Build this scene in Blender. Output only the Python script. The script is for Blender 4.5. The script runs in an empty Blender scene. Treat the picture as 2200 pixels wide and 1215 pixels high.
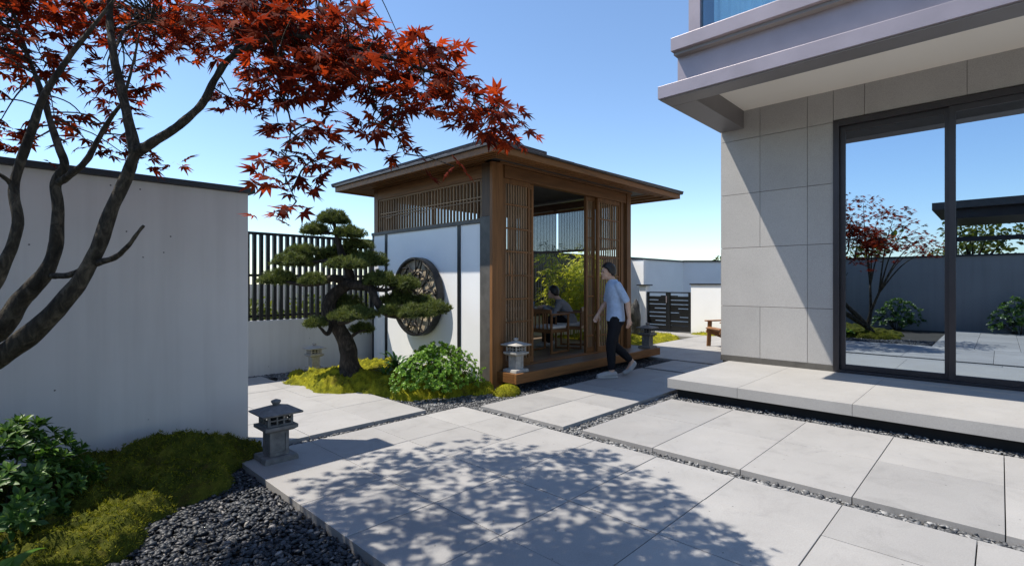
import bpy, bmesh, math, random
import numpy as np
from mathutils import Vector, Matrix, Quaternion, noise

random.seed(11)
rng = np.random.default_rng(11)
scene = bpy.context.scene
col = scene.collection
R = math.radians

# ------------------------------------------------------------------ camera
CAM_H = 1.40                       # eye height in metres
FPX, HOR, CX = 1087.0, 607.0, 1100.0   # focal length and horizon in photograph pixels
YAW = R(44.0)                      # view direction, measured from +X (garden axes are X and Y)
cam_d = bpy.data.cameras.new('camera')
cam_d.sensor_width = 36.0
cam_d.lens = FPX / 2200.0 * 36.0
cam_d.clip_start = 0.05
cam_d.clip_end = 2000.0
cam = bpy.data.objects.new('camera', cam_d)
cam.location = (0, 0, CAM_H)
cam.rotation_euler = (R(90), 0, YAW - R(90))
col.objects.link(cam)
scene.camera = cam

# ------------------------------------------------------------------ sky and sun
SUN_TO = Vector((-1.15, 1.40, 3.20)).normalized()    # direction towards the sun
elev = math.asin(SUN_TO.z)
azim = math.atan2(SUN_TO.x, SUN_TO.y)
world = bpy.data.worlds.new('World')
scene.world = world
world.use_nodes = True
wn = world.node_tree
bg = wn.nodes['Background']
sky = wn.nodes.new('ShaderNodeTexSky')
sky.sky_type = 'NISHITA'
sky.sun_disc = False
sky.sun_elevation = elev
sky.sun_rotation = azim
sky.altitude = 0
sky.air_density = 1.0
sky.dust_density = 0.1
sky.ozone_density = 1.2
tint = wn.nodes.new('ShaderNodeMixRGB'); tint.blend_type = 'MULTIPLY'; tint.inputs[0].default_value = 1.0
tint.inputs[2].default_value = (0.90, 0.99, 1.07, 1)          # camera white balance of the clear sky
wn.links.new(sky.outputs[0], tint.inputs[1]); wn.links.new(tint.outputs[0], bg.inputs[0])
bg.inputs[1].default_value = 0.14
sun_d = bpy.data.lights.new('sun', 'SUN')
sun_d.energy = 4.7
sun_d.angle = R(0.55)
sun_d.color = (1.0, 0.935, 0.83)
sun = bpy.data.objects.new('sun', sun_d)
sun.rotation_euler = (-SUN_TO).to_track_quat('-Z', 'Y').to_euler()
sun.location = (-8, 10, 25)
col.objects.link(sun)
scene.view_settings.view_transform = 'Standard'
scene.view_settings.look = 'None'
scene.view_settings.exposure = 0.54
scene.view_settings.gamma = 1.0
scene.cycles.max_bounces = 8
scene.cycles.transparent_max_bounces = 12

# ------------------------------------------------------------------ pixel helpers (a pixel is a direction only)
FWD = np.array([math.cos(YAW), math.sin(YAW), 0.0])
RGT = np.array([math.sin(YAW), -math.cos(YAW), 0.0])
def ray(px, py):
    return FWD + RGT * ((px - CX) / FPX) + np.array([0, 0, (HOR - py) / FPX])
def P(px, py, d):
    v = ray(px, py) * d
    return Vector((v[0], v[1], v[2] + CAM_H))
def project(p):
    x, y, z = p
    d = x * FWD[0] + y * FWD[1]
    l = x * RGT[0] + y * RGT[1]
    return CX + FPX * l / d, HOR - FPX * (z - CAM_H) / d, d

# ------------------------------------------------------------------ materials
MATS = {}
class NT:
    def __init__(s, name):
        s.m = bpy.data.materials.new(name); s.m.use_nodes = True
        s.t = s.m.node_tree; s.b = s.t.nodes['Principled BSDF']; s.out = s.t.nodes['Material Output']
        MATS[name] = s.m
    def n(s, typ, **kw):
        nd = s.t.nodes.new('ShaderNode' + typ)
        for k, v in kw.items():
            if k in ('ins',):
                for a, b in v.items(): nd.inputs[a].default_value = b
            else: setattr(nd, k, v)
        return nd
    def l(s, a, b): s.t.links.new(a, b)
    def coord(s, kind='Object', scale=(1, 1, 1)):
        tc = s.n('TexCoord'); mp = s.n('Mapping'); mp.inputs['Scale'].default_value = scale
        s.l(tc.outputs[kind], mp.inputs['Vector']); return mp.outputs['Vector']
    def geo_pos(s, scale=(1, 1, 1)):
        g = s.n('NewGeometry'); mp = s.n('Mapping'); mp.inputs['Scale'].default_value = scale
        s.l(g.outputs['Position'], mp.inputs['Vector']); return mp.outputs['Vector']
    def noise(s, vec, scale, detail=4, rough=0.55, dist=0.0):
        nd = s.n('TexNoise'); nd.inputs['Scale'].default_value = scale; nd.inputs['Detail'].default_value = detail
        nd.inputs['Roughness'].default_value = rough; nd.inputs['Distortion'].default_value = dist
        s.l(vec, nd.inputs['Vector']); return nd.outputs['Fac']
    def ramp(s, fac, stops, interp='LINEAR'):
        r = s.n('ValToRGB'); r.color_ramp.interpolation = interp
        e = r.color_ramp.elements
        while len(e) < len(stops): e.new(0.5)
        for i, (p, c) in enumerate(stops):
            e[i].position = p; e[i].color = (c[0], c[1], c[2], 1) if not isinstance(c, (int, float)) else (c, c, c, 1)
        s.l(fac, r.inputs['Fac']); return r.outputs['Color']
    def mix(s, fac, a, b, mode='MIX'):
        m = s.n('MixRGB', blend_type=mode)
        for sock, v in ((m.inputs['Fac'], fac), (m.inputs['Color1'], a), (m.inputs['Color2'], b)):
            if isinstance(v, (int, float)): sock.default_value = v
            elif isinstance(v, tuple): sock.default_value = (v[0], v[1], v[2], 1)
            else: s.l(v, sock)
        return m.outputs['Color']
    def math(s, op, a, b=0.0):
        m = s.n('Math', operation=op)
        for i, v in enumerate((a, b)):
            if isinstance(v, (int, float)): m.inputs[i].default_value = v
            else: s.l(v, m.inputs[i])
        return m.outputs[0]
    def bump(s, h, strength=0.3, dist=0.01):
        b = s.n('Bump'); b.inputs['Strength'].default_value = strength; b.inputs['Distance'].default_value = dist
        s.l(h, b.inputs['Height']); s.l(b.outputs['Normal'], s.b.inputs['Normal'])
    def rnd(s):
        oi = s.n('ObjectInfo'); g = s.n('NewGeometry')
        a = s.math('ADD', oi.outputs['Random'], g.outputs['Random Per Island'])
        return s.math('FRACT', a)
    def col(s, c):
        if isinstance(c, tuple): s.b.inputs['Base Color'].default_value = (c[0], c[1], c[2], 1)
        else: s.l(c, s.b.inputs['Base Color'])
    def rough(s, v): 
        if isinstance(v, (int, float)): s.b.inputs['Roughness'].default_value = v
        else: s.l(v, s.b.inputs['Roughness'])
    def spec(s, v): s.b.inputs['Specular IOR Level'].default_value = v

def plain(name, c, rough=0.6, metal=0.0, var=0.12, scale=6.0, bump=0.1, spec=0.5):
    t = NT(name); v = t.geo_pos()
    f = t.noise(v, scale, 5)
    lo = tuple(x * (1 - var) for x in c); hi = tuple(min(1, x * (1 + var)) for x in c)
    t.col(t.ramp(f, [(0.3, lo), (0.7, hi)]))
    t.rough(rough); t.b.inputs['Metallic'].default_value = metal; t.spec(spec)
    if bump: t.bump(t.noise(v, scale * 14, 3), bump, 0.004)
    return t.m

def plaster(name, c, stain=0.5):
    t = NT(name); v = t.geo_pos()
    base = t.ramp(t.noise(v, 0.9, 6, 0.6), [(0.3, tuple(x * 0.90 for x in c)), (0.7, c)])
    streak = t.noise(t.geo_pos((7, 7, 0.35)), 1.0, 5, 0.6)
    base = t.mix(stain, base, t.ramp(streak, [(0.36, (0.62, 0.60, 0.58)), (0.55, (1, 1, 1))]), 'MULTIPLY')
    vor = t.n('TexVoronoi', feature='F1', voronoi_dimensions='2D'); vor.inputs['Scale'].default_value = 4.6
    sep = t.n('SeparateXYZ'); t.l(t.geo_pos(), sep.inputs[0]); cmb = t.n('CombineXYZ')
    t.l(t.math('ADD', sep.outputs[0], sep.outputs[1]), cmb.inputs[0]); t.l(sep.outputs[2], cmb.inputs[1]); t.l(cmb.outputs[0], vor.inputs['Vector'])
    warp = t.math('ADD', vor.outputs['Distance'], t.math('MULTIPLY', t.noise(v, 60, 2), 0.02))
    speck = t.ramp(warp, [(0.030, 0.12), (0.042, 1.0)])
    wn_ = t.n('TexWhiteNoise'); t.l(vor.outputs['Position'], wn_.inputs['Vector'])
    keep = t.ramp(wn_.outputs['Value'], [(0.16, 1.0), (0.17, 0.0)])
    base = t.mix(keep, base, t.mix(1.0, base, speck, 'MULTIPLY'))
    t.col(base); t.rough(0.85); t.spec(0.25)
    t.bump(t.mix(0.5, t.noise(v, 90, 3), t.noise(v, 7, 4)), 0.12, 0.006)
    return t.m

def wood(name, axis, c, rough=0.5, dark=0.5):
    t = NT(name)
    sc = [9, 9, 9]; sc['xyz'.index(axis)] = 0.55
    v = t.geo_pos(tuple(sc))
    oi = t.n('ObjectInfo')
    add = t.n('VectorMath', operation='ADD'); t.l(v, add.inputs[0])
    cmb = t.n('CombineXYZ'); m = t.math('MULTIPLY', oi.outputs['Random'], 40.0)
    for i in range(3): t.l(m, cmb.inputs[i])
    t.l(cmb.outputs[0], add.inputs[1]); v = add.outputs[0]
    g = t.noise(v, 1.6, 7, 0.62, 0.6)
    fine = t.noise(v, 9.0, 3, 0.5)
    cc = t.ramp(g, [(0.28, tuple(x * dark for x in c)), (0.5, c), (0.75, tuple(min(1, x * 1.3) for x in c))])
    cc = t.mix(0.35, cc, t.ramp(fine, [(0.35, 0.5), (0.6, 1.0)]), 'MULTIPLY')
    tone = t.ramp(oi.outputs['Random'], [(0.0, (0.78, 0.76, 0.74)), (1.0, (1.12, 1.08, 1.02))])
    t.col(t.mix(1.0, cc, tone, 'MULTIPLY')); t.rough(rough); t.spec(0.35)
    t.bump(fine, 0.15, 0.003)
    return t.m

def paving(name, c, tone_lo=0.87, smudge=0.6):
    t = NT(name); v = t.geo_pos(); oi = t.n('ObjectInfo')
    base = t.ramp(t.noise(v, 1.3, 6, 0.6), [(0.3, tuple(x * 0.90 for x in c)), (0.7, tuple(x * 1.05 for x in c))])
    grain = t.noise(v, 130, 3, 0.6)
    base = t.mix(0.55, base, t.ramp(grain, [(0.3, 0.80), (0.62, 1.08)]), 'MULTIPLY')
    tone = t.ramp(oi.outputs['Random'], [(0.0, (tone_lo,) * 3), (0.5, (0.97, 0.965, 0.96)), (1.0, (1.05, 1.045, 1.035))])
    base = t.mix(1.0, base, tone, 'MULTIPLY')
    # smudges and small specks of dirt
    sm = t.ramp(t.noise(v, 3.2, 8, 0.7, 0.8), [(0.52, 1.0), (0.70, 0.80)])
    base = t.mix(smudge, base, sm, 'MULTIPLY')
    vor = t.n('TexVoronoi', voronoi_dimensions='2D'); vor.inputs['Scale'].default_value = 5.0; t.l(v, vor.inputs['Vector'])
    sp = t.ramp(vor.outputs['Distance'], [(0.018, 0.35), (0.030, 1.0)])
    wn_ = t.n('TexWhiteNoise'); t.l(vor.outputs['Position'], wn_.inputs['Vector'])
    base = t.mix(t.ramp(wn_.outputs['Value'], [(0.3, 1.0), (0.31, 0.0)]), base, t.mix(1.0, base, sp, 'MULTIPLY'))
    t.col(base)
    t.rough(t.ramp(t.noise(v, 3, 4), [(0.3, 0.55), (0.7, 0.75)])); t.spec(0.35)
    t.bump(t.mix(0.4, grain, t.noise(v, 30, 4)), 0.10, 0.003)
    return t.m

def limestone(name, c):
    t = NT(name); v = t.geo_pos(); oi = t.n('ObjectInfo')
    base = t.ramp(t.noise(v, 2.0, 5), [(0.3, tuple(x * 0.94 for x in c)), (0.7, tuple(x * 1.03 for x in c))])
    sq = t.noise(v, 26, 3, 0.6, 2.2)
    line = t.ramp(sq, [(0.46, 1.0), (0.495, 0.80), (0.505, 0.80), (0.54, 1.0)])
    base = t.mix(0.85, base, line, 'MULTIPLY')
    gr = t.noise(v, 110, 3)
    base = t.mix(0.5, base, t.ramp(gr, [(0.3, 0.70), (0.65, 1.10)]), 'MULTIPLY')
    tone = t.ramp(oi.outputs['Random'], [(0.0, (0.93, 0.93, 0.93)), (1.0, (1.04, 1.035, 1.03))])
    t.col(t.mix(1.0, base, tone, 'MULTIPLY')); t.rough(0.75); t.spec(0.3)
    t.bump(t.mix(0.5, sq, gr), 0.25, 0.004)
    return t.m

def leafmat(name, c0, c1, c2, trans=0.35, rough=0.45, tcol=None, spec=0.4):
    t = NT(name); r = t.rnd()
    cc = t.ramp(r, [(0.0, c0), (0.5, c1), (1.0, c2)])
    cc = t.mix(0.5, cc, t.ramp(t.noise(t.geo_pos(), 60, 2), [(0.35, 0.7), (0.65, 1.15)]), 'MULTIPLY')
    t.col(cc); t.rough(rough); t.spec(spec)
    tr = t.n('BsdfTranslucent')
    hs = t.mix(1.0, cc, tcol or (1.6, 1.5, 0.9), 'MULTIPLY')
    t.l(hs, tr.inputs['Color'])
    ms = t.n('MixShader'); ms.inputs[0].default_value = trans
    t.l(t.b.outputs[0], ms.inputs[1]); t.l(tr.outputs[0], ms.inputs[2]); t.l(ms.outputs[0], t.out.inputs['Surface'])
    return t.m

def stones(name, stops, rough=0.5, spec=0.5):
    t = NT(name); r = t.rnd()
    cc = t.ramp(r, stops)
    cc = t.mix(0.6, cc, t.ramp(t.noise(t.geo_pos(), 70, 3), [(0.3, 0.6), (0.7, 1.2)]), 'MULTIPLY')
    t.col(cc); t.rough(rough); t.spec(spec)
    t.bump(t.noise(t.geo_pos(), 160, 3), 0.25, 0.003)
    return t.m

def barkmat(name, c, scale=(30, 30, 7)):
    t = NT(name); v = t.geo_pos(scale)
    a = t.noise(v, 1.0, 6, 0.65, 0.8); b = t.noise(t.geo_pos(), 9, 4)
    cc = t.ramp(a, [(0.32, tuple(x * 0.35 for x in c)), (0.5, c), (0.7, tuple(x * 2.9 for x in c))])
    cc = t.mix(0.6, cc, t.ramp(b, [(0.3, (0.6, 0.6, 0.55)), (0.7, (1.2, 1.15, 1.05))]), 'MULTIPLY')
    t.col(cc); t.rough(0.85); t.spec(0.25); t.bump(a, 1.0, 0.02)
    return t.m

def mossmat(name, c0, c1, c2):
    t = NT(name); v = t.geo_pos(); 
    a = t.noise(v, 7, 6, 0.65, 0.4)
    cc = t.ramp(a, [(0.3, c0), (0.5, c1), (0.72, c2)])
    cc = t.mix(0.7, cc, t.ramp(t.noise(v, 55, 4, 0.7), [(0.3, 0.45), (0.65, 1.25)]), 'MULTIPLY')
    cc = t.mix(t.ramp(t.noise(v, 3.4, 6, 0.7, 0.6), [(0.56, 0.0), (0.68, 0.75)]), cc, (0.075, 0.05, 0.018))
    t.col(cc); t.rough(0.95); t.spec(0.1)
    t.bump(t.mix(0.5, t.noise(v, 90, 4, 0.7), t.noise(v, 28, 4)), 0.8, 0.02)
    return t.m

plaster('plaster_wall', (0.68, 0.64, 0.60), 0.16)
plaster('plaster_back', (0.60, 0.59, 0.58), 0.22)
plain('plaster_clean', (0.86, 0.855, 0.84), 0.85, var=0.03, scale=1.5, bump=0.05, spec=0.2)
plaster('plaster_charcoal', (0.27, 0.27, 0.275), 0.2)
plain('coping_metal', (0.030, 0.032, 0.038), 0.45, 0.3)
plain('dark_metal', (0.016, 0.017, 0.019), 0.42, 0.4)
plain('frame_metal', (0.045, 0.040, 0.043), 0.38, 0.5, var=0.06)
plain('panel_metal', (0.265, 0.228, 0.252), 0.42, 0.25, var=0.10, scale=2.2, bump=0.03)
plain('beam_metal', (0.20, 0.185, 0.185), 0.45, 0.2, var=0.05, scale=3, bump=0.02)
plain('soffit_board', (0.88, 0.82, 0.73), 0.8, var=0.02, scale=1, bump=0.02)
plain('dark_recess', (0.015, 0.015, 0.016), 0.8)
plain('soil', (0.030, 0.027, 0.022), 0.95, var=0.3, scale=5, bump=0.6)
plain('roof_metal', (0.075, 0.07, 0.068), 0.5, 0.3, var=0.2, scale=8)
plain('post_grey', (0.085, 0.078, 0.068), 0.6, var=0.25, scale=8)
plain('bronze', (0.020, 0.016, 0.012), 0.5, 0.35, var=0.4, scale=20)
plain('bronze_back', (0.42, 0.35, 0.245), 0.7, 0.0, var=0.3, scale=9)
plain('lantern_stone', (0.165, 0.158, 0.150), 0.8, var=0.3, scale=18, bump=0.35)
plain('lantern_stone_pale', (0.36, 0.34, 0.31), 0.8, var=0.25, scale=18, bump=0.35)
plain('rock', (0.05, 0.05, 0.049), 0.85, var=0.5, scale=5, bump=0.6)
plain('cushion', (0.55, 0.52, 0.48), 0.9, var=0.05, scale=30, bump=0.15)
plain('curtain', (0.78, 0.80, 0.82), 0.9, var=0.05, scale=3)
plain('room_dark', (0.06, 0.058, 0.055), 0.8, var=0.1)
plain('room_floor', (0.10, 0.085, 0.07), 0.5)
plain('black_plastic', (0.012, 0.012, 0.013), 0.35)
plain('screen_blue', (0.10, 0.22, 0.36), 0.2)
plain('paper', (0.7, 0.69, 0.66), 0.8)
WOODC = (0.205, 0.094, 0.033)
for ax in 'xyz': wood('wood_' + ax, ax, WOODC, 0.5, 0.55)
for ax in 'xyz': wood('dark_wood_' + ax, ax, (0.085, 0.048, 0.026), 0.5, 0.55)
for ax in 'xyz': wood('slat_wood_' + ax, ax, (0.31, 0.20, 0.115), 0.55, 0.6)
wood('deck_wood', 'x', (0.155, 0.115, 0.085), 0.42, 0.6)
wood('chair_wood', 'z', (0.24, 0.12, 0.05), 0.5, 0.6)
paving('paving_stone', (0.335, 0.326, 0.315), 0.86, 0.7)
paving('terrace_stone', (0.345, 0.336, 0.324), 0.99, 0.3)
limestone('limestone', (0.42, 0.405, 0.388))
MAPLE = leafmat('maple_leaf', (0.052, 0.010, 0.008), (0.115, 0.017, 0.010), (0.26, 0.046, 0.014), 0.48, 0.75, (2.2, 1.45, 0.7), 0.1)
leafmat('pine_needle', (0.045, 0.070, 0.016), (0.09, 0.122, 0.026), (0.18, 0.205, 0.042), 0.22, 0.6)
plain('pine_core', (0.020, 0.028, 0.009), 0.9, var=0.3, scale=30, bump=0.5, spec=0.1)
leafmat('shrub_leaf', (0.085, 0.185, 0.022), (0.15, 0.29, 0.035), (0.25, 0.40, 0.06), 0.35, 0.38)
leafmat('dark_leaf', (0.030, 0.085, 0.018), (0.060, 0.140, 0.026), (0.13, 0.23, 0.04), 0.28, 0.45)
leafmat('bamboo_leaf', (0.22, 0.28, 0.03), (0.36, 0.40, 0.05), (0.52, 0.52, 0.08), 0.5, 0.45)
leafmat('strap_leaf', (0.022, 0.075, 0.018), (0.035, 0.10, 0.022), (0.05, 0.13, 0.03), 0.2, 0.35)
leafmat('tree_leaf', (0.06, 0.085, 0.018), (0.10, 0.13, 0.025), (0.17, 0.19, 0.04), 0.3, 0.6)
leafmat('moss_tuft', (0.085, 0.105, 0.011), (0.22, 0.225, 0.015), (0.42, 0.385, 0.025), 0.3, 0.8, spec=0.1)
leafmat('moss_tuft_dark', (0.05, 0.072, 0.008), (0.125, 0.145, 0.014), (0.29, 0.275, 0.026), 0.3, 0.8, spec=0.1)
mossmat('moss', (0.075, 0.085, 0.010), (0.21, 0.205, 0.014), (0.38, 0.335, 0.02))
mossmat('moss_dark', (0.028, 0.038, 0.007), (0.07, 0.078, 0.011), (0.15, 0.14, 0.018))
stones('slate_gravel', [(0.0, (0.010, 0.012, 0.016)), (0.45, (0.024, 0.028, 0.035)), (0.8, (0.050, 0.056, 0.064)), (0.95, (0.10, 0.10, 0.105)), (1.0, (0.30, 0.28, 0.26))], 0.55)
stones('grey_gravel', [(0.0, (0.03, 0.032, 0.036)), (0.4, (0.095, 0.097, 0.10)), (0.8, (0.20, 0.20, 0.198)), (1.0, (0.42, 0.41, 0.39))], 0.6)
barkmat('maple_bark', (0.045, 0.038, 0.028), (26, 26, 11))
barkmat('pine_bark', (0.026, 0.021, 0.017), (26, 26, 9))
plain('bamboo_culm', (0.20, 0.24, 0.05), 0.4, var=0.3, scale=3)

def glassmat(name, tint, refl, rough=0.0, blend=0.35):
    t = NT(name); t.t.nodes.remove(t.b)
    tr = t.n('BsdfTransparent'); tr.inputs[0].default_value = (*tint, 1)
    gl = t.n('BsdfGlossy'); gl.inputs['Color'].default_value = (0.76, 0.88, 1.0, 1); gl.inputs['Roughness'].default_value = rough
    lw = t.n('LayerWeight'); lw.inputs['Blend'].default_value = blend
    f = t.math('MAXIMUM', t.math('MULTIPLY', lw.outputs['Fresnel'], 1.0), refl)
    ms = t.n('MixShader'); t.l(f, ms.inputs[0]); t.l(tr.outputs[0], ms.inputs[1]); t.l(gl.outputs[0], ms.inputs[2])
    t.l(ms.outputs[0], t.out.inputs['Surface'])
    return t.m
glassmat('door_glass', (0.16, 0.19, 0.22), 0.60)
glassmat('upper_glass', (0.80, 0.93, 0.96), 0.12, blend=0.12)
def sheer(name, c, opac):
    t = NT(name); tr = t.n('BsdfTransparent'); t.col(c); t.rough(0.9)
    ms = t.n('MixShader'); ms.inputs[0].default_value = opac
    t.l(tr.outputs[0], ms.inputs[1]); t.l(t.b.outputs[0], ms.inputs[2]); t.l(ms.outputs[0], t.out.inputs['Surface'])
sheer('blind_mesh', (0.20, 0.24, 0.30), 0.55)

# ------------------------------------------------------------------ object helpers
WO = {}                                             # world origin of every object
def origin(o): return WO.get(o.name, Vector((0, 0, 0))) if o is not None else Vector((0, 0, 0))
def tag(o, label=None, cat=None, group=None, kind=None):
    if label: o['label'] = label
    if cat: o['category'] = cat
    if group: o['group'] = group
    if kind: o['kind'] = kind
    return o
def root(name, loc, label, cat, group=None, kind=None):
    o = bpy.data.objects.new(name, None); o.empty_display_size = 0.1
    col.objects.link(o); o.location = loc; WO[o.name] = Vector(loc)
    return tag(o, label, cat, group, kind)
def link(name, mesh, parent=None, loc=(0, 0, 0), rot=None, scale=None):
    o = bpy.data.objects.new(name, mesh); col.objects.link(o)
    if parent is not None: o.parent = parent
    o.location = Vector(loc) - origin(parent)
    if rot is not None:
        if isinstance(rot, Quaternion): o.rotation_mode = 'QUATERNION'; o.rotation_quaternion = rot
        else: o.rotation_euler = rot
    if scale is not None: o.scale = scale if not isinstance(scale, (int, float)) else (scale,) * 3
    WO[o.name] = Vector(loc)
    return o
def M(m): return MATS[m] if isinstance(m, str) else m
class MB:
    def __init__(s): s.v = []; s.f = []
    def add(s, vs, fs):
        b = len(s.v); s.v += [tuple(v) for v in vs]; s.f += [tuple(i + b for i in f) for f in fs]; return s
    def box(s, x0, x1, y0, y1, z0, z1):
        vs = [(x, y, z) for z in (z0, z1) for y in (y0, y1) for x in (x0, x1)]
        return s.add(vs, [(0, 2, 3, 1), (4, 5, 7, 6), (0, 1, 5, 4), (2, 6, 7, 3), (0, 4, 6, 2), (1, 3, 7, 5)])
    def bar(s, a, b, w, h, up=(0, 0, 1)):
        a = Vector(a); b = Vector(b); d = (b - a).normalized(); u = Vector(up)
        sd = d.cross(u).normalized(); u = sd.cross(d)
        vs = [p + sd * (i * w / 2) + u * (j * h / 2) for p in (a, b) for j in (-1, 1) for i in (-1, 1)]
        return s.add(vs, [(0, 1, 3, 2), (4, 6, 7, 5), (0, 4, 5, 1), (2, 3, 7, 6), (0, 2, 6, 4), (1, 5, 7, 3)])
    def prism(s, poly, z0, z1):
        n = len(poly)
        vs = [(x, y, z0) for x, y in poly] + [(x, y, z1) for x, y in poly]
        fs = [tuple(range(n))[::-1], tuple(range(n, 2 * n))] + [(i, (i + 1) % n, n + (i + 1) % n, n + i) for i in range(n)]
        return s.add(vs, fs)
    def frus(s, cx, cy, z0, z1, a0, a1, b0=None, b1=None):
        b0 = a0 if b0 is None else b0; b1 = a1 if b1 is None else b1
        vs = [(cx - a0, cy - b0, z0), (cx + a0, cy - b0, z0), (cx + a0, cy + b0, z0), (cx - a0, cy + b0, z0),
              (cx - a1, cy - b1, z1), (cx + a1, cy - b1, z1), (cx + a1, cy + b1, z1), (cx - a1, cy + b1, z1)]
        return s.add(vs, [(3, 2, 1, 0), (4, 5, 6, 7), (0, 1, 5, 4), (1, 2, 6, 5), (2, 3, 7, 6), (3, 0, 4, 7)])
    def tube(s, pts, rad, n=8, jit=0.0, cap=True):
        pts = [Vector(p) for p in pts]; k = len(pts)
        if isinstance(rad, (int, float)): rad = [rad] * k
        t0 = (pts[1] - pts[0]).normalized()
        u = t0.orthogonal().normalized(); vs = []
        for i in range(k):
            t = (pts[min(i + 1, k - 1)] - pts[max(i - 1, 0)]).normalized()
            u = (u - t * u.dot(t)).normalized(); w = t.cross(u)
            for j in range(n):
                a = 2 * math.pi * j / n; dr = u * math.cos(a) + w * math.sin(a)
                q = pts[i] + dr * rad[i]
                f = 1.0
                if jit:
                    f += jit * noise.noise(q * (1.6 / max(rad[0], 1e-3) * 0.35)) + 0.5 * jit * noise.noise(Vector((j * 1.7, i * 0.35, 3)))
                vs.append(pts[i] + dr * rad[i] * f)
        fs = [(i * n + j, i * n + (j + 1) % n, (i + 1) * n + (j + 1) % n, (i + 1) * n + j) for i in range(k - 1) for j in range(n)]
        if cap: fs += [tuple(range(n))[::-1], tuple(range((k - 1) * n, k * n))]
        return s.add(vs, fs)
    def lathe(s, cx, cy, prof, n=16):
        vs = [(cx + r * math.cos(2 * math.pi * j / n), cy + r * math.sin(2 * math.pi * j / n), z) for r, z in prof for j in range(n)]
        k = len(prof)
        fs = [(i * n + j, i * n + (j + 1) % n, (i + 1) * n + (j + 1) % n, (i + 1) * n + j) for i in range(k - 1) for j in range(n)]
        fs += [tuple(range(n))[::-1], tuple(range((k - 1) * n, k * n))]
        return s.add(vs, fs)
    def mesh(s, name, mat, off=(0, 0, 0), smooth=False):
        me = bpy.data.meshes.new(name); o = Vector(off)
        me.from_pydata([tuple(Vector(v) - o) for v in s.v], [], s.f); me.update()
        me.materials.append(M(mat))
        if smooth: me.polygons.foreach_set('use_smooth', [True] * len(me.polygons))
        return me
    def build(s, name, mat, parent=None, bevel=0.0, smooth=False, seg=2):
        off = origin(parent)
        me = s.mesh(name, mat, off, smooth)
        o = link(name, me, parent, off)
        if bevel: addbevel(o, bevel, seg)
        return o
def addbevel(o, w, seg=2):
    b = o.modifiers.new('bevel', 'BEVEL'); b.width = w; b.segments = seg; b.limit_method = 'ANGLE'; b.angle_limit = R(40)
    return o
def box(name, mat, parent, x0, x1, y0, y1, z0, z1, bevel=0.0):
    c = ((x0 + x1) / 2, (y0 + y1) / 2, z0)
    mb = MB().box(x0, x1, y0, y1, z0, z1)
    me = mb.mesh(name, mat, c)
    o = link(name, me, parent, c)
    if bevel: addbevel(o, bevel)
    return o
def copy_tree(o, parent=None):
    c = o.copy(); col.objects.link(c); c.parent = parent; WO[c.name] = origin(o).copy()
    for ch in o.children: copy_tree(ch, c)
    return c
def npmesh(name, V, T, mat, smooth=False):
    me = bpy.data.meshes.new(name)
    me.vertices.add(len(V)); me.vertices.foreach_set('co', np.asarray(V, dtype=np.float32).ravel())
    n = len(T); me.loops.add(n * 3); me.loops.foreach_set('vertex_index', np.asarray(T, dtype=np.int32).ravel())
    me.polygons.add(n); me.polygons.foreach_set('loop_start', np.arange(n, dtype=np.int32) * 3)
    me.polygons.foreach_set('loop_total', np.full(n, 3, dtype=np.int32))
    if smooth: me.polygons.foreach_set('use_smooth', np.ones(n, dtype=bool))
    me.update(); me.validate(); me.materials.append(M(mat))
    return me
def merged(V, T, mats4):
    """copies of one small triangle mesh, one for each 4x4 matrix"""
    V = np.asarray(V, float); T = np.asarray(T, int); Ms = np.asarray(mats4, float)
    W = np.einsum('nij,vj->nvi', Ms[:, :3, :3], V) + Ms[:, None, :3, 3]
    F = T[None] + (np.arange(len(Ms)) * len(V))[:, None, None]
    return W.reshape(-1, 3), F.reshape(-1, 3)
def mat4(loc, rot, s):
    m = np.eye(4); m[:3, :3] = np.array(rot.to_matrix() if isinstance(rot, Quaternion) else rot) * np.asarray(s); m[:3, 3] = loc
    return m
def catmull(pts, per=6):
    pts = [np.array(p, float) for p in pts]
    q = [2 * pts[0] - pts[1]] + pts + [2 * pts[-1] - pts[-2]]; out = []
    for i in range(1, len(q) - 2):
        for k in range(per):
            t = k / per; a, b, c, d = q[i - 1], q[i], q[i + 1], q[i + 2]
            out.append(0.5 * (2 * b + (c - a) * t + (2 * a - 5 * b + 4 * c - d) * t * t + (3 * b - a - 3 * c + d) * t ** 3))
    out.append(pts[-1]); return out
def frame_quat(normal, tip):
    """rotation whose Z is the leaf normal and Y its tip direction"""
    z = Vector(normal).normalized(); y = Vector(tip); y = (y - z * y.dot(z))
    if y.length < 1e-4: y = z.orthogonal()
    y.normalize(); x = y.cross(z)
    return Matrix((x, y, z)).transposed().to_quaternion()
def pinpoly(x, y, poly):
    c = False; j = len(poly) - 1
    for i in range(len(poly)):
        xi, yi = poly[i]; xj, yj = poly[j]
        if (yi > y) != (yj > y) and x < (xj - xi) * (y - yi) / (yj - yi) + xi: c = not c
        j = i
    return c
# ================================================================== SETTING
GZ = -0.075
g = MB(); S = 600
g.add([(-S, -S, GZ), (S, -S, GZ), (S, S, GZ), (-S, S, GZ)], [(0, 1, 2, 3)])
tag(g.build('ground', 'soil'), 'dark bare soil lying under the whole garden', 'ground', kind='structure')

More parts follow.
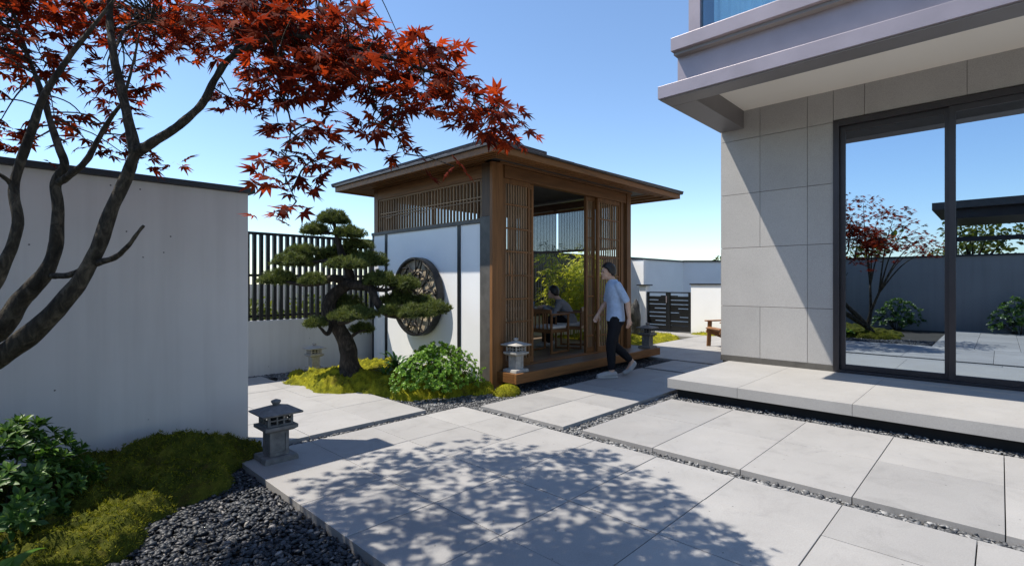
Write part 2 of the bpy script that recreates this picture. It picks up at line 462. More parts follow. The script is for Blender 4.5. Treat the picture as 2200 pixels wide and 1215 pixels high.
# ---- paving: every slab is a piece of its own
def slabs(label, xs, ys, mat='paving_stone', skip=(), gap=0.0022):
    r = root('pavement', (xs[0], ys[0], 0), label, 'pavement', kind='structure')
    for i in range(len(xs) - 1):
        for j in range(len(ys) - 1):
            if (i, j) in skip: continue
            dz = random.uniform(-0.0012, 0.0012)
            gx = gap * 1.1; gy = gap * (1.5 if j % 2 else 1.0)
            box('slab', mat, r, xs[i] + gx, xs[i + 1] - gx, ys[j] + gy, ys[j + 1] - gy, -0.07, dz, 0.0022)
    return r
XA = [1.37, 1.98, 2.60, 3.22, 3.75]
YA = [-4.3, -3.66, -3.02, -2.38, -1.75, -1.15, -0.53, 0.09, 0.72, 1.38, 2.0, 2.60, 3.19, 3.79, 4.40]
slabs('grey stone paving between the dark slate bed and the long pebble channel', XA, YA)
slabs('grey stone paving strip along the foot of the raised terrace', [3.93, 4.88, 5.74], [-4.34, -3.62, -2.9, -2.18, -1.46, -0.74, -0.02, 0.70, 1.41, 2.13, 2.87])
slabs('grey stone paving behind the end of the near plaster wall', [1.62, 2.05, 2.72, 3.36], [4.56, 5.35, 6.1, 6.85, 7.45])
box('slab', 'paving_stone', bpy.data.objects['pavement.002'], 1.2, 2.85, 7.457, 7.98, -0.07, 0.0, 0.0035)
slabs('grey stone paving in front of the timber deck of the pavilion', [3.90, 4.85, 5.75, 6.65, 7.50], [3.07, 3.67, 4.27])
slabs('narrow paving bay between two dark slots beyond the terrace end', [7.60, 8.62], [3.12, 3.70, 4.27])
XC = [8.74, 9.7, 10.66, 11.62, 12.58, 13.45]
slabs('pale paving of the far court in front of the black gate', XC, [3.12, 3.70, 4.28, 5.0, 5.72])
slabs('pale doorstep paving under the black gate', [12.72, 13.58], [5.735, 6.3, 6.95, 7.6])
slabs('grey paving reaching back to the far boundary wall', [-3.9, -3.1, -2.3, -1.5, -0.7, 0.1, 0.7, 1.36], [-4.3, -3.5, -2.7, -1.9, -1.1, -0.3, 0.4, 1.1])

# ---- raised terrace
t = root('terrace', (5.91, 3.0, 0), 'raised grey stone terrace step along the house with dark shadow gap', 'terrace', kind='structure')
ys = [-4.4, -3.05, -1.65, -0.25, 1.05, 2.15, 3.0]
for i in range(len(ys) - 1):
    box('slab', 'terrace_stone', t, 5.905, 7.92, ys[i] + 0.0015, ys[i + 1] - 0.0015, 0.092, 0.21, 0.0015)
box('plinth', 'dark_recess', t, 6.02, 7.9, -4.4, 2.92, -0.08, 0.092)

# ---- pebble and gravel beds
def pebble(seed):
    r = random.Random(seed)
    bm = bmesh.new(); bmesh.ops.create_icosphere(bm, subdivisions=1, radius=1.0)
    sx, sy, sz = 1.0, r.uniform(0.5, 0.85), r.uniform(0.22, 0.42)
    for v in bm.verts:
        k = 1 + r.uniform(-0.28, 0.2); v.co = Vector((v.co.x * sx * k, v.co.y * sy * k, v.co.z * sz * k))
    V = np.array([v.co[:] for v in bm.verts]); T = np.array([[v.index for v in f.verts] for f in bm.faces]); bm.free()
    return V, T
def gravel(name, label, regions, density, r0, r1, mat, zc, nobj=0, zsp=0.012, tilt=28):
    """regions: list of polygons; nobj: how many of the nearest stones become pieces of their own"""
    pts = []
    for poly in regions:
        xs = [p[0] for p in poly]; ysx = [p[1] for p in poly]
        a, b, c, d = min(xs), max(xs), min(ysx), max(ysx)
        n = int((b - a) * (d - c) * density)
        for _ in range(n):
            x, y = random.uniform(a, b), random.uniform(c, d)
            if pinpoly(x, y, poly): pts.append((x, y))
    mats = []
    for x, y in pts:
        s = random.uniform(r0, r1) * random.choice((0.8, 1, 1, 1.2))
        q = Quaternion((random.gauss(0, 1), random.gauss(0, 1), 0.001), R(random.uniform(-tilt, tilt))) @ Quaternion((0, 0, 1), random.uniform(0, 6.28))
        mats.append((x, y, zc + random.uniform(-zsp, zsp), q, s))
    def near(m):
        px, py, d = project((m[0], m[1], m[2]))
        vis = d > 0.5 and -20 < px < 2220 and py < 1230
        return (0 if vis else 1, (m[0] * FWD[0] + m[1] * FWD[1]) / m[4] - (m[2] - zc) * 60)
    mats.sort(key=near)
    r = root(name, (pts[0][0], pts[0][1], GZ), label, 'gravel', kind='stuff')
    prot = [pebble(i + 5) for i in range(5)]
    pm = [npmesh('stone', V, T, mat) for V, T in prot]
    for k, m in enumerate(mats[:nobj]):
        link('stone', pm[k % 5], r, m[:3], m[3], m[4])
    rest = mats[nobj:]; VV = []; TT = []; base = 0
    for k in range(5):
        sub = rest[k::5]
        if not sub: continue
        W, F = merged(*prot[k], [mat4(m[:3], m[3], m[4]) for m in sub])
        VV.append(W); TT.append(F + base); base += len(W)
    o = origin(r)
    me = npmesh('loose_stones', np.concatenate(VV) - np.array(o), np.concatenate(TT), mat)
    ob = link('loose_stones', me, r, o); ob['kind'] = 'stuff'
    return r
BED1 = [(1.36, 4.34), (1.18, 4.16), (0.72, 3.80), (0.34, 3.40), (-0.05, 2.85), (-0.25, 1.15), (1.36, 1.15)]
gravel('gravel_bed', 'bed of dark blue black slate chips beside moss in the corner under the maple', [BED1], 3900, 0.013, 0.028, 'slate_gravel', -0.050, 300, 0.016, 45)
gravel('pebble_channel', 'long straight channel of grey pebbles between two paved strips', [[(3.755, -4.3), (3.925, -4.3), (3.925, 4.3), (3.755, 4.3)]], 3300, 0.014, 0.026, 'grey_gravel', -0.040, 200, 0.008)
gravel('pebble_channel', 'short pebble channel running from the long channel to the terrace corner', [[(3.93, 2.875), (7.5, 2.875), (7.5, 3.065), (3.93, 3.065)]], 3300, 0.013, 0.024, 'grey_gravel', -0.040, 120, 0.008)
gravel('pebble_channel', 'thin line of pebbles in the shadow gap below the terrace', [[(5.745, -4.3), (6.02, -4.3), (6.02, 2.87), (5.745, 2.87)]], 3000, 0.012, 0.022, 'grey_gravel', -0.030, 60, 0.010)
gravel('pebble_channel', 'narrow pebble joint starting behind the near stone lantern', [[(1.36, 4.405), (3.4, 4.405), (3.4, 4.555), (1.36, 4.555)]], 3300, 0.013, 0.022, 'grey_gravel', -0.040, 100, 0.008)
gravel('gravel_bed', 'fine grey gravel around the moss and pine beside the pavilion', [[(3.37, 4.41), (3.75, 4.41), (3.75, 4.28), (4.9, 4.28), (4.9, 6.2), (4.2, 8.28), (3.2, 8.28), (2.9, 7.46), (3.37, 7.46)], [(0.8, 7.99), (3.2, 7.99), (3.2, 8.29), (0.8, 8.29)]], 4200, 0.012, 0.019, 'grey_gravel', -0.045, 100, 0.008)
gravel('gravel_bed', 'dark gravel strip in the shade below the edge of the timber deck', [[(4.9, 4.28), (9.0, 4.28), (9.0, 4.95), (4.9, 4.95)], [(7.51, 3.1), (7.59, 3.1), (7.59, 4.28), (7.51, 4.28)], [(8.63, 3.1), (8.73, 3.1), (8.73, 4.28), (8.63, 4.28)]], 3300, 0.012, 0.02, 'slate_gravel', -0.045, 60, 0.008)

# ================================================================== WALLS AND FENCES
# near plaster wall
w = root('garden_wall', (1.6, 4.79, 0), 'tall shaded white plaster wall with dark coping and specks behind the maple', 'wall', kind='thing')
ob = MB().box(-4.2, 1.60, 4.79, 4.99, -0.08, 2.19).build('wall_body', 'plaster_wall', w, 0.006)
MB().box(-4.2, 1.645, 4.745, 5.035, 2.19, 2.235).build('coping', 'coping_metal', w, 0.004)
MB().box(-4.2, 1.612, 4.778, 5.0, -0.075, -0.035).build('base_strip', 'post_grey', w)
# boundary wall beyond the left frame edge, seen mirrored in the door
w = root('garden_wall', (-4.3, 0, 0), 'charcoal rendered boundary wall mirrored in the glass door', 'wall', kind='thing')
MB().box(-4.5, -4.3, -7.0, 4.78, -0.08, 2.19).build('wall_body', 'plaster_charcoal', w)
MB().box(-4.54, -4.26, -7.0, 4.78, 2.19, 2.24).build('coping', 'coping_metal', w)

# slatted fence on a low wall
FY = 8.35
f = root('slatted_fence', (1.0, FY, 0), 'black vertical slat fence on a low plaster wall behind the clipped pine', 'fence', kind='thing')
MB().box(0.6, 13.95, FY - 0.05, FY + 0.10, -0.08, 0.81).build('low_wall', 'plaster_back', f, 0.004)
MB().box(0.6, 13.95, FY - 0.025, FY + 0.05, 2.155, 2.195).build('top_rail', 'dark_metal', f, 0.003)
MB().box(0.6, 13.95, FY + 0.046, FY + 0.058, 0.86, 0.90).build('bottom_rail', 'dark_metal', f)
MB().box(0.6, 13.95, FY + 0.046, FY + 0.058, 1.50, 1.54).build('middle_rail', 'dark_metal', f)
sm = MB().box(-0.026, 0.026, -0.012, 0.045, 0.0, 1.345).mesh('slat', 'dark_metal')
x = 0.66
while x < 13.9:
    link('slat', sm, f, (x, FY, 0.812)); x += 0.101

# court walls beyond the gate
w = root('garden_wall', (14.0, FY, 0), 'tall shaded white wall continuing past the slatted fence behind the gate', 'wall', kind='thing')
MB().box(14.0, 17.6, FY - 0.02, FY + 0.2, -0.08, 2.16).build('wall_body', 'plaster_clean', w)
MB().box(13.96, 17.62, FY - 0.06, FY + 0.24, 2.16, 2.21).build('coping', 'coping_metal', w)
w = root('garden_wall', (17.6, FY, 0), 'blue grey shaded wall section angled away beyond the gate', 'wall', kind='thing')
a = Vector((17.61, FY - 0.02, 0)); b = a + Vector((RGT[0], RGT[1], 0)) * 4.5 ; nn = Vector((FWD[0], FWD[1], 0)) * 0.2
MB().prism([(a.x, a.y), (b.x, b.y), ((b + nn).x, (b + nn).y), ((a + nn).x, (a + nn).y)], -0.08, 2.17).build('wall_body', 'plaster_clean', w)
a2 = a - nn * 0.25; b2 = b - nn * 0.25
MB().prism([(a2.x, a2.y), (b2.x, b2.y), ((b + nn * 1.2).x, (b + nn * 1.2).y), ((a + nn * 1.2).x, (a + nn * 1.2).y)], 2.171, 2.221).build('coping', 'coping_metal', w)
w = root('garden_wall', (13.7, 6.28, 0), 'low sunlit white wall right of the black gate', 'wall', kind='thing')
MB().box(13.72, 13.9, 2.6, 6.26, -0.08, 1.35).build('wall_body', 'plaster_clean', w, 0.004)
MB().box(13.69, 13.93, 2.6, 6.29, 1.35, 1.385).build('coping', 'coping_metal', w)
w = root('gate_pillar', (13.7, 7.75, 0), 'short white gate pillar with dark cap beside the fence end', 'pillar', kind='thing')
MB().box(13.68, 13.92, 7.64, 7.86, -0.08, 1.32).build('pillar_body', 'plaster_clean', w, 0.004)
MB().box(13.62, 13.98, 7.58, 7.92, 1.32, 1.355).build('cap', 'coping_metal', w)
w = root('garden_wall', (14.0, 8.1, 0), 'narrow white wall return between the fence and the gate pillar', 'wall', kind='thing')
MB().box(13.97, 14.12, 7.88, 8.32, -0.08, 2.12).build('wall_body', 'plaster_clean', w)
MB().box(13.955, 14.14, 7.86, 8.285, 2.12, 2.155).build('coping', 'coping_metal', w)

# black double gate with broken slits
gt = root('double_gate', (13.75, 6.95, 0), 'black metal double gate of horizontal boards with short slits', 'gate', kind='thing')
for k, (y0, y1) in enumerate(((6.96, 7.62), (6.28, 6.94))):
    leaf = MB()
    leaf.box(13.72, 13.77, y0, y0 + 0.06, 0.03, 1.14); leaf.box(13.72, 13.77, y1 - 0.06, y1, 0.03, 1.14)
    leaf.box(13.72, 13.77, y0 + 0.06, y1 - 0.06, 1.105, 1.14); leaf.box(13.72, 13.77, y0 + 0.06, y1 - 0.06, 0.03, 0.07)
    lf = leaf.build('gate_leaf', 'dark_metal', gt, 0.002)
    zs = np.linspace(0.07, 1.035, 9)
    for i in range(8):
        z0, z1 = zs[i], zs[i + 1] - 0.022
        box('board', 'dark_metal', lf, 13.735, 13.755, y0 + 0.06, y1 - 0.06, z0, z1)
        r_ = random.Random(i * 7 + k)
        a0 = r_.uniform(0.0, 0.25); 
        if r_.random() < 0.65:
            s0 = y0 + 0.06 if r_.random() < 0.5 else y1 - 0.06 - 0.16 - a0 * 0.5
            box('filler', 'dark_metal', lf, 13.738, 13.752, s0, s0 + 0.16 + a0 * 0.5, z1 - 0.001, z1 + 0.023)
    box('handle', 'panel_metal', lf, 13.69, 13.72, (y0 + 0.015 if k == 0 else y1 - 0.045), (y0 + 0.045 if k == 0 else y1 - 0.015), 0.82, 1.02, 0.004) if k == 0 else None

# ================================================================== HOUSE
XF = 7.90; HY = 3.11
v = root('house', (XF, HY, 0), 'modern grey stone house with deep metal eave and tall glass sliding door', 'house')
WY = 1.62; WT = 3.56; WB = 0.21
core = MB(); core.box(XF + 0.03, XF + 0.3, WY, HY - 0.005, -0.05, 4.05); core.box(XF + 0.03, XF + 0.3, -4.4, WY, WT + 0.02, 4.05)
core.box(XF + 0.3, 15.0, HY - 0.30, HY - 0.005, -0.05, 4.05)
core.box(XF + 0.3, 15.0, -4.4, HY - 0.3, 3.9, 4.05)
core.build('wall_core', 'post_grey', v)
def panel(y0, y1, z0, z1): box('stone_panel', 'limestone', v, XF, XF + 0.029, y0 + 0.0025, y1 - 0.0025, z0 + 0.003, z1 - 0.003, 0.0015)
rows = [(0.29, 1.05), (1.05, 1.93), (1.93, 2.74), (2.74, 3.56), (3.56, 4.0)]
cols = {0: [WY, 1.93, 2.55, HY], 1: [WY, 1.93, HY], 2: [WY, 1.93, 2.55, HY], 3: [WY, 1.93, 2.55, HY], 4: [WY, 1.93, 2.55, HY]}
for i, (z0, z1) in enumerate(rows):
    c = cols[i]
    for j in range(len(c) - 1): panel(c[j], c[j + 1], z0, z1)
cc = [-4.4, -3.1, -1.75, -0.42, 0.28, 1.27, WY]
for j in range(len(cc) - 1): panel(cc[j], cc[j + 1], 3.56 + 0.02, 4.0)
for z0, z1 in rows:                                             # return on the end wall
    for j in range(5): box('stone_panel', 'limestone', v, XF + 0.032 + j * 1.2, XF + 0.032 + (j + 1) * 1.2 - 0.005, HY - 0.004, HY + 0.024, z0 + 0.003, z1 - 0.003)
box('skirting', 'post_grey', v, XF - 0.012, XF + 0.03, WY, HY + 0.012, 0.21, 0.29)
# eave: drop beam round the edge, recessed soffit, fascia, parapet, cornice, upper storey
EX = 5.95
bm_ = MB(); bm_.box(EX + 0.01, EX + 0.31, -4.4, HY + 0.02, 3.72, 3.892); bm_.box(EX + 0.25, EX + 0.31, -4.4, HY - 0.33, 3.8921, 3.985); bm_.box(EX + 0.31, XF, HY - 0.33, HY + 0.02, 3.72, 3.999)
bm_.build('eave_beam', 'beam_metal', v, 0.006)
box('soffit', 'soffit_board', v, EX + 0.31, XF, -4.4, HY - 0.33, 3.986, 4.0)
box('fascia', 'panel_metal', v, EX - 0.02, EX + 0.30, -4.4, HY + 0.035, 3.735, 3.895, 0.004)
box('parapet', 'panel_metal', v, 6.43, 15.0, -4.4, HY + 0.01, 4.0015, 4.47, 0.004)
box('cornice', 'panel_metal', v, 6.27, 15.0, -4.4, HY + 0.03, 4.455, 4.63, 0.005)
box('painted_cornice_shadow', 'beam_metal', v, 6.33, 6.5, -4.4, HY + 0.015, 4.415, 4.456)  # added darker strip standing in for the shadow the cornice casts on the parapet
up = MB(); up.box(6.74, 15.0, HY - 0.10, HY, 4.63, 7.3); up.box(6.74, 15.0, -4.4, HY - 0.10, 7.0, 7.3)
up.build('upper_wall', 'panel_metal', v, 0.004)
uf = MB(); uf.box(6.70, 6.80, -4.4, HY - 0.101, 4.631, 4.74)
for y in (HY - 0.18, 1.85, 0.6, -0.65, -1.9): uf.box(6.705, 6.79, y, y + 0.075, 4.74, 7.0)
ufo = uf.build('upper_window', 'panel_metal', v, 0.003)
for y0, y1 in ((1.925, HY - 0.18), (0.675, 1.85), (-0.575, 0.6), (-1.825, -0.65)):
    box('pane', 'upper_glass', ufo, 6.752, 6.76, y0, y1, 4.745, 6.99)
cur = MB(); prev = None; vs = []; fs = []
for i in range(140):
    y = HY - 0.25 - i * 0.03; xx = 7.0 + 0.03 * math.sin(i * 1.35)
    vs += [(xx, y, 4.66), (xx, y, 6.98)]
for i in range(139): fs.append((2 * i, 2 * i + 1, 2 * i + 3, 2 * i + 2))
cur.add(vs, fs).build('curtain', 'curtain', v, smooth=True)
box('upper_room', 'room_dark', v, 8.5, 8.6, -4.4, HY - 0.11, 4.64, 7.0)
# sliding door
DF = MB()
DF.box(XF - 0.02, XF + 0.10, WY - 0.07, WY - 0.001, 0.21, WT + 0.01)
DF.box(XF - 0.02, XF + 0.10, -4.4, WY - 0.07, WT - 0.07, WT + 0.01)
DF.box(XF - 0.02, XF + 0.10, -4.4, WY - 0.07, 0.211, 0.245)
sd = DF.build('sliding_door', 'frame_metal', v, 0.003)
edges = [WY - 0.07, 0.44, -0.75, -1.95, -3.15, -4.35]
for i in range(len(edges) - 1):
    y1, y0 = edges[i], edges[i + 1]; xo = XF + (0.045 if i % 2 == 0 else 0.0)
    sash = MB(); e = 0.062
    sash.box(xo, xo + 0.04, y1 - e, y1, 0.246, WT - 0.07); sash.box(xo, xo + 0.04, y0 - 0.02, y0 + e - 0.02, 0.246, WT - 0.07)
    sash.box(xo, xo + 0.04, y0 + e - 0.02, y1 - e, WT - 0.145, WT - 0.07); sash.box(xo, xo + 0.04, y0 + e - 0.02, y1 - e, 0.246, 0.318)
    so = sash.build('sash', 'frame_metal', sd, 0.003)
    box('pane', 'door_glass', sd, xo + 0.016, xo + 0.022, y0 + e - 0.025, y1 - e + 0.005, 0.31, WT - 0.14)
# dark room behind
rm = MB(); rm.box(13.0, 13.1, -4.4, HY - 0.3, 0.2, 3.9)
rm.build('room_wall', 'room_dark', v)
box('room_floor', 'room_floor', v, XF + 0.101, 13.0, -4.4, HY - 0.301, -0.02, 0.20)
box('room_end_wall', 'room_dark', v, XF + 0.3, 13.0, -4.5, -4.401, -0.02, 3.9)

# ================================================================== PAVILION
PX0, PX1, PY0, PY1 = 4.80, 8.40, 5.05, 8.10
DK = 0.184
pv = root('pavilion', (PX0, PY0, 0), 'timber tea pavilion with hipped roof, lattice screens and white side wall', 'pavilion')
# deck
for i in range(25):
    y0 = 4.66 + i * 0.1375
    box('deck_board', 'deck_wood', pv, 4.90, 8.76, y0 + 0.0015, y0 + 0.136, 0.150, DK, 0.002)
box('deck_edge', 'wood_x', pv, 4.86, 8.80, 4.615, 4.66, 0.055, DK + 0.002, 0.004)
box('deck_edge', 'wood_y', pv, 4.86, 4.90, 4.66, 5.06, 0.055, DK + 0.002, 0.004)
box('deck_edge', 'wood_y', pv, 8.762, 8.80, 4.66, 8.1, 0.055, DK + 0.002, 0.004)
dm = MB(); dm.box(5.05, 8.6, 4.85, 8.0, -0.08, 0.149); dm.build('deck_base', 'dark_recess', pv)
# white side wall with dark strips
box('wall_panel', 'plaster_clean', pv, PX0, PX0 + 0.12, 7.70, 8.07, -0.08, 2.24)
box('wall_panel', 'plaster_clean', pv, PX0, PX0 + 0.12, 5.745, 7.63, -0.08, 2.24)
box('wall_panel', 'plaster_clean', pv, PX0, PX0 + 0.12, 5.235, 5.675, -0.08, 2.24)
for y0, y1 in ((7.63, 7.70), (5.675, 5.745)): box('wall_strip', 'dark_metal', pv, PX0 - 0.012, PX0 + 0.12, y0, y1, -0.08, 2.24, 0.002)
box('wall_strip', 'dark_metal', pv, PX0 - 0.012, PX0 + 0.12, 8.07, 8.11, -0.08, 2.24)
box('wall_pillar', 'post_grey', pv, PX0 - 0.03, PX0 + 0.13, 5.03, 5.232, -0.08, 2.32, 0.004)
box('wall_cap', 'post_grey', pv, PX0 - 0.025, PX0 + 0.135, 5.233, 8.12, 2.241, 2.292, 0.003)
# posts
for (x, y, m) in ((PX0 + 0.02, 5.04, 'dark_wood_z'), ):
    box('post', m, pv, x - 0.045, x + 0.105, 5.036, 5.20, 2.321, 3.06, 0.004)
box('post', 'wood_z', pv, 4.935, 5.045, 5.031, 5.12, DK, 3.06, 0.005)
box('post', 'wood_z', pv, 4.768, 4.965, 4.975, 5.0295, -0.06, 3.06, 0.004)
box('post', 'wood_z', pv, 8.10, 8.185, 5.03, 5.11, DK, 2.90, 0.004)
box('post', 'wood_z', pv, 8.26, 8.40, 5.0, 5.14, DK, 3.06, 0.005)
box('post', 'wood_z', pv, 4.80, 4.92, 7.94, 8.07, 2.293, 3.06, 0.004)
box('post', 'wood_z', pv, 8.27, 8.40, 7.97, 8.10, DK, 3.06, 0.004)
box('post', 'dark_wood_z', pv, 8.30, 8.385, 6.72, 6.80, 2.90, 3.0)
# beams
box('beam', 'wood_x', pv, 5.046, 8.259, 5.015, 5.125, 2.885, 3.055, 0.004)
box('beam', 'wood_x', pv, 4.93, 8.42, 4.985, 5.145, 3.061, 3.12, 0.004)
box('beam', 'wood_y', pv, PX0 + 0.0, PX0 + 0.11, 5.201, 7.939, 2.865, 3.055, 0.004)
box('beam', 'wood_y', pv, PX0 - 0.02, PX0 + 0.13, 5.15, 8.1, 3.061, 3.12, 0.004)
box('beam', 'dark_wood_y', pv, 8.28, 8.39, 5.141, 7.969, 2.925, 3.055, 0.004)
box('beam', 'wood_y', pv, 8.29, 8.36, 5.141, 7.969, 2.86, 2.90, 0.003)
box('beam', 'dark_wood_x', pv, 4.93, 8.269, 7.98, 8.08, 2.88, 3.055, 0.004)
# ceiling rafters
for i in range(9):
    x = 5.15 + i * 0.37; k_ = min(1.0, (x - 4.28) / 1.75 - 0.06, (9.22 - x) / 1.75 - 0.06)
    o = MB().bar((x, 5.16, 3.10), (x, 5.16 + 1.3 * k_, 3.10 + 0.40 * k_), 0.055, 0.10).build('rafter', 'wood_y', pv)
    o = MB().bar((x, 8.0, 3.10), (x, 8.0 - 1.5 * k_, 3.10 + 0.40 * k_), 0.055, 0.10).build('rafter', 'wood_y', pv)
# upper lattice of the side wall
sl = MB().box(-0.018, 0.018, -0.0105, 0.0105, 0, 0.58).mesh('slat', 'slat_wood_z')
ul = MB(); ul.box(PX0 + 0.02, PX0 + 0.075, 5.205, 5.235, 2.293, 2.864); ul.box(PX0 + 0.02, PX0 + 0.075, 7.90, 7.938, 2.293, 2.864)
ul.box(PX0 + 0.02, PX0 + 0.075, 5.235, 7.90, 2.838, 2.864); ul.box(PX0 + 0.02, PX0 + 0.075, 5.235, 7.90, 2.293, 2.31)
ulo = ul.build('upper_lattice', 'slat_wood_y', pv, 0.002)
y = 5.275
while y < 7.89:
    link('slat', sl, ulo, (PX0 + 0.05, y, 2.30)); y += 0.0765
for z in (2.555, 2.605):
    box('rail', 'slat_wood_y', ulo, PX0 + 0.024, PX0 + 0.036, 5.235, 7.90, z, z + 0.014)
for k in range(7):                                                # short odd pieces in the lattice
    yy = 6.55 + k * 0.16; zz = 2.52 + 0.04 * (k % 3)
    box('cross_piece', 'slat_wood_y', ulo, PX0 + 0.012, PX0 + 0.023, yy, yy + 0.19, zz, zz + 0.013)
# sliding lattice screens
def lattice(x0, x1, z0, z1, y, nsl, rails, skip_bottom=False):
    fr = MB(); e = 0.048
    fr.box(x0, x0 + e, y, y + 0.05, z0, z1); fr.box(x1 - e, x1, y, y + 0.05, z0, z1)
    fr.box(x0 + e, x1 - e, y, y + 0.05, z1 - 0.07, z1); fr.box(x0 + e, x1 - e, y, y + 0.05, z0, z0 + 0.09)
    fo = fr.build('lattice_screen', 'wood_z', pv, 0.004)
    me = MB().box(-0.010, 0.010, -0.012, 0.012, 0, z1 - z0 - 0.16).mesh('slat', 'slat_wood_z')
    for i in range(nsl):
        x = x0 + e + (x1 - x0 - 2 * e) * (i + 0.5) / nsl
        link('slat', me, fo, (x, y + 0.028, z0 + 0.09))
    for z in rails: box('rail', 'wood_x', fo, x0 + e, x1 - e, y + 0.003, y + 0.016, z, z + 0.022)
    return fo
RZ = [0.476, 0.83, 1.16, 1.50, 1.84, 2.17, 2.51]
lattice(5.046, 5.62, DK + 0.02, 2.884, 5.045, 9, RZ)
lattice(5.60, 5.765, DK + 0.02, 2.884, 5.11, 2, RZ)
lattice(7.12, 7.39, DK + 0.02, 2.884, 5.11, 3, RZ)
lattice(7.37, 8.099, DK + 0.02, 2.884, 5.045, 9, RZ)
box('sill', 'wood_x', pv, 5.046, 8.26, 5.035, 5.175, DK + 0.001, DK + 0.019, 0.003)
# rear wall: low white panel with openings above
for x0, x1 in ((4.93, 6.1), (6.13, 7.3)):
    box('rear_panel', 'plaster_clean', pv, x0, x1, 8.0, 8.06, DK, 2.24)
    box('rear_frame', 'dark_wood_z', pv, x1, x1 + 0.03, 7.98, 8.07, DK, 2.88)
box('rear_rail', 'dark_wood_x', pv, 4.93, 7.33, 7.985, 8.065, 2.241, 2.29)
# roller blind on the far side
for y0, y1 in ((5.16, 6.70), (6.745, 7.95)):
    bl = MB().box(8.335, 8.338, y0, y1, 2.08, 2.86).build('blind', 'blind_mesh', pv)
    n = int((y1 - y0) / 0.042)
    me = MB().box(-0.003, 0.003, -0.0045, 0.0045, 0, 0.78).mesh('blind_rod', 'frame_metal')
    for i in range(n): link('blind_rod', me, bl, (8.33, y0 + 0.02 + i * 0.042, 2.08))
box('blind_bar', 'dark_wood_y', pv, 8.315, 8.355, 5.141, 7.969, 2.035, 2.08, 0.003)
# roof
RX0, RX1, RY0, RY1 = 4.28, 9.22, 4.42, 8.50
EZ = 3.02
ym = (RY0 + RY1) / 2; hx = 1.75; RIDGE = 3.88
def ring(o, z): return [(RX0 + o, RY0 + o, z), (RX1 - o, RY0 + o, z), (RX1 - o, RY1 - o, z), (RX0 + o, RY1 - o, z)]
# soffit boards: a ring of sloping planks on four sides, each board a piece
inn = 0.66
so = MB(); a = ring(0.03, EZ + 0.005); b = ring(inn, EZ + 0.115); a2 = ring(0.03, EZ + 0.03); b2 = ring(inn, EZ + 0.14)
so.add(a + b + a2 + b2, [(i, (i + 1) % 4, 4 + (i + 1) % 4, 4 + i) for i in range(4)] + [(8 + i, 12 + i, 12 + (i + 1) % 4, 8 + (i + 1) % 4) for i in range(4)] +
       [(i, 8 + i, 8 + (i + 1) % 4, (i + 1) % 4) for i in range(4)] + [(4 + i, 4 + (i + 1) % 4, 12 + (i + 1) % 4, 12 + i) for i in range(4)])
soo = so.build('soffit', 'wood_x', pv)
for k in range(1, 5):                                              # battens that step up towards the wall
    o_ = 0.03 + k * 0.135; z = EZ + 0.005 + (o_ - 0.03) / (inn - 0.03) * 0.11
    for (x0, x1, y0, y1, m) in ((RX0 + o_, RX1 - o_, RY0 + o_, RY0 + o_ + 0.035, 'wood_x'), (RX0 + o_, RX0 + o_ + 0.035, RY0 + o_ + 0.036, RY1 - o_, 'wood_y'),
                                (RX1 - o_ - 0.035, RX1 - o_, RY0 + o_ + 0.036, RY1 - o_, 'wood_y')):
        box('batten', m, soo, x0, x1, y0, y1, z - 0.012, z + 0.012)
fa = MB(); A = ring(0, EZ - 0.012); B = ring(0.045, EZ - 0.012); C = ring(0, EZ + 0.07); D = ring(0.045, EZ + 0.07)
fa.add(A + B + C + D, [(i, 4 + i, 4 + (i + 1) % 4, (i + 1) % 4) for i in range(4)] + [(i, (i + 1) % 4, 8 + (i + 1) % 4, 8 + i) for i in range(4)] +
       [(4 + i, 12 + i, 12 + (i + 1) % 4, 4 + (i + 1) % 4) for i in range(4)] + [(8 + i, 8 + (i + 1) % 4, 12 + (i + 1) % 4, 12 + i) for i in range(4)])
fa.build('eave_board', 'wood_x', pv, 0.003)
rf = MB(); A = ring(-0.035, EZ + 0.072); B = ring(-0.035, EZ + 0.098)
r1, r2 = (RX0 + hx, ym, RIDGE), (RX1 - hx, ym, RIDGE)
rf.add(A + B + [r1, r2], [(3, 2, 1, 0)] + [(i, (i + 1) % 4, 4 + (i + 1) % 4, 4 + i) for i in range(4)] + [(4, 5, 9, 8), (5, 6, 9), (6, 7, 8, 9), (7, 4, 8)])
rfo = rf.build('roof', 'roof_metal', pv)
hip = MB()
for c in B:
    e = r1 if c[0] < 6.5 else r2
    hip.bar(c, e, 0.09, 0.05)
hip.bar((r1[0] - 0.12, ym, RIDGE + 0.03), (r2[0] + 0.12, ym, RIDGE + 0.03), 0.16, 0.10)
hip.build('ridge_cap', 'roof_metal', rfo)
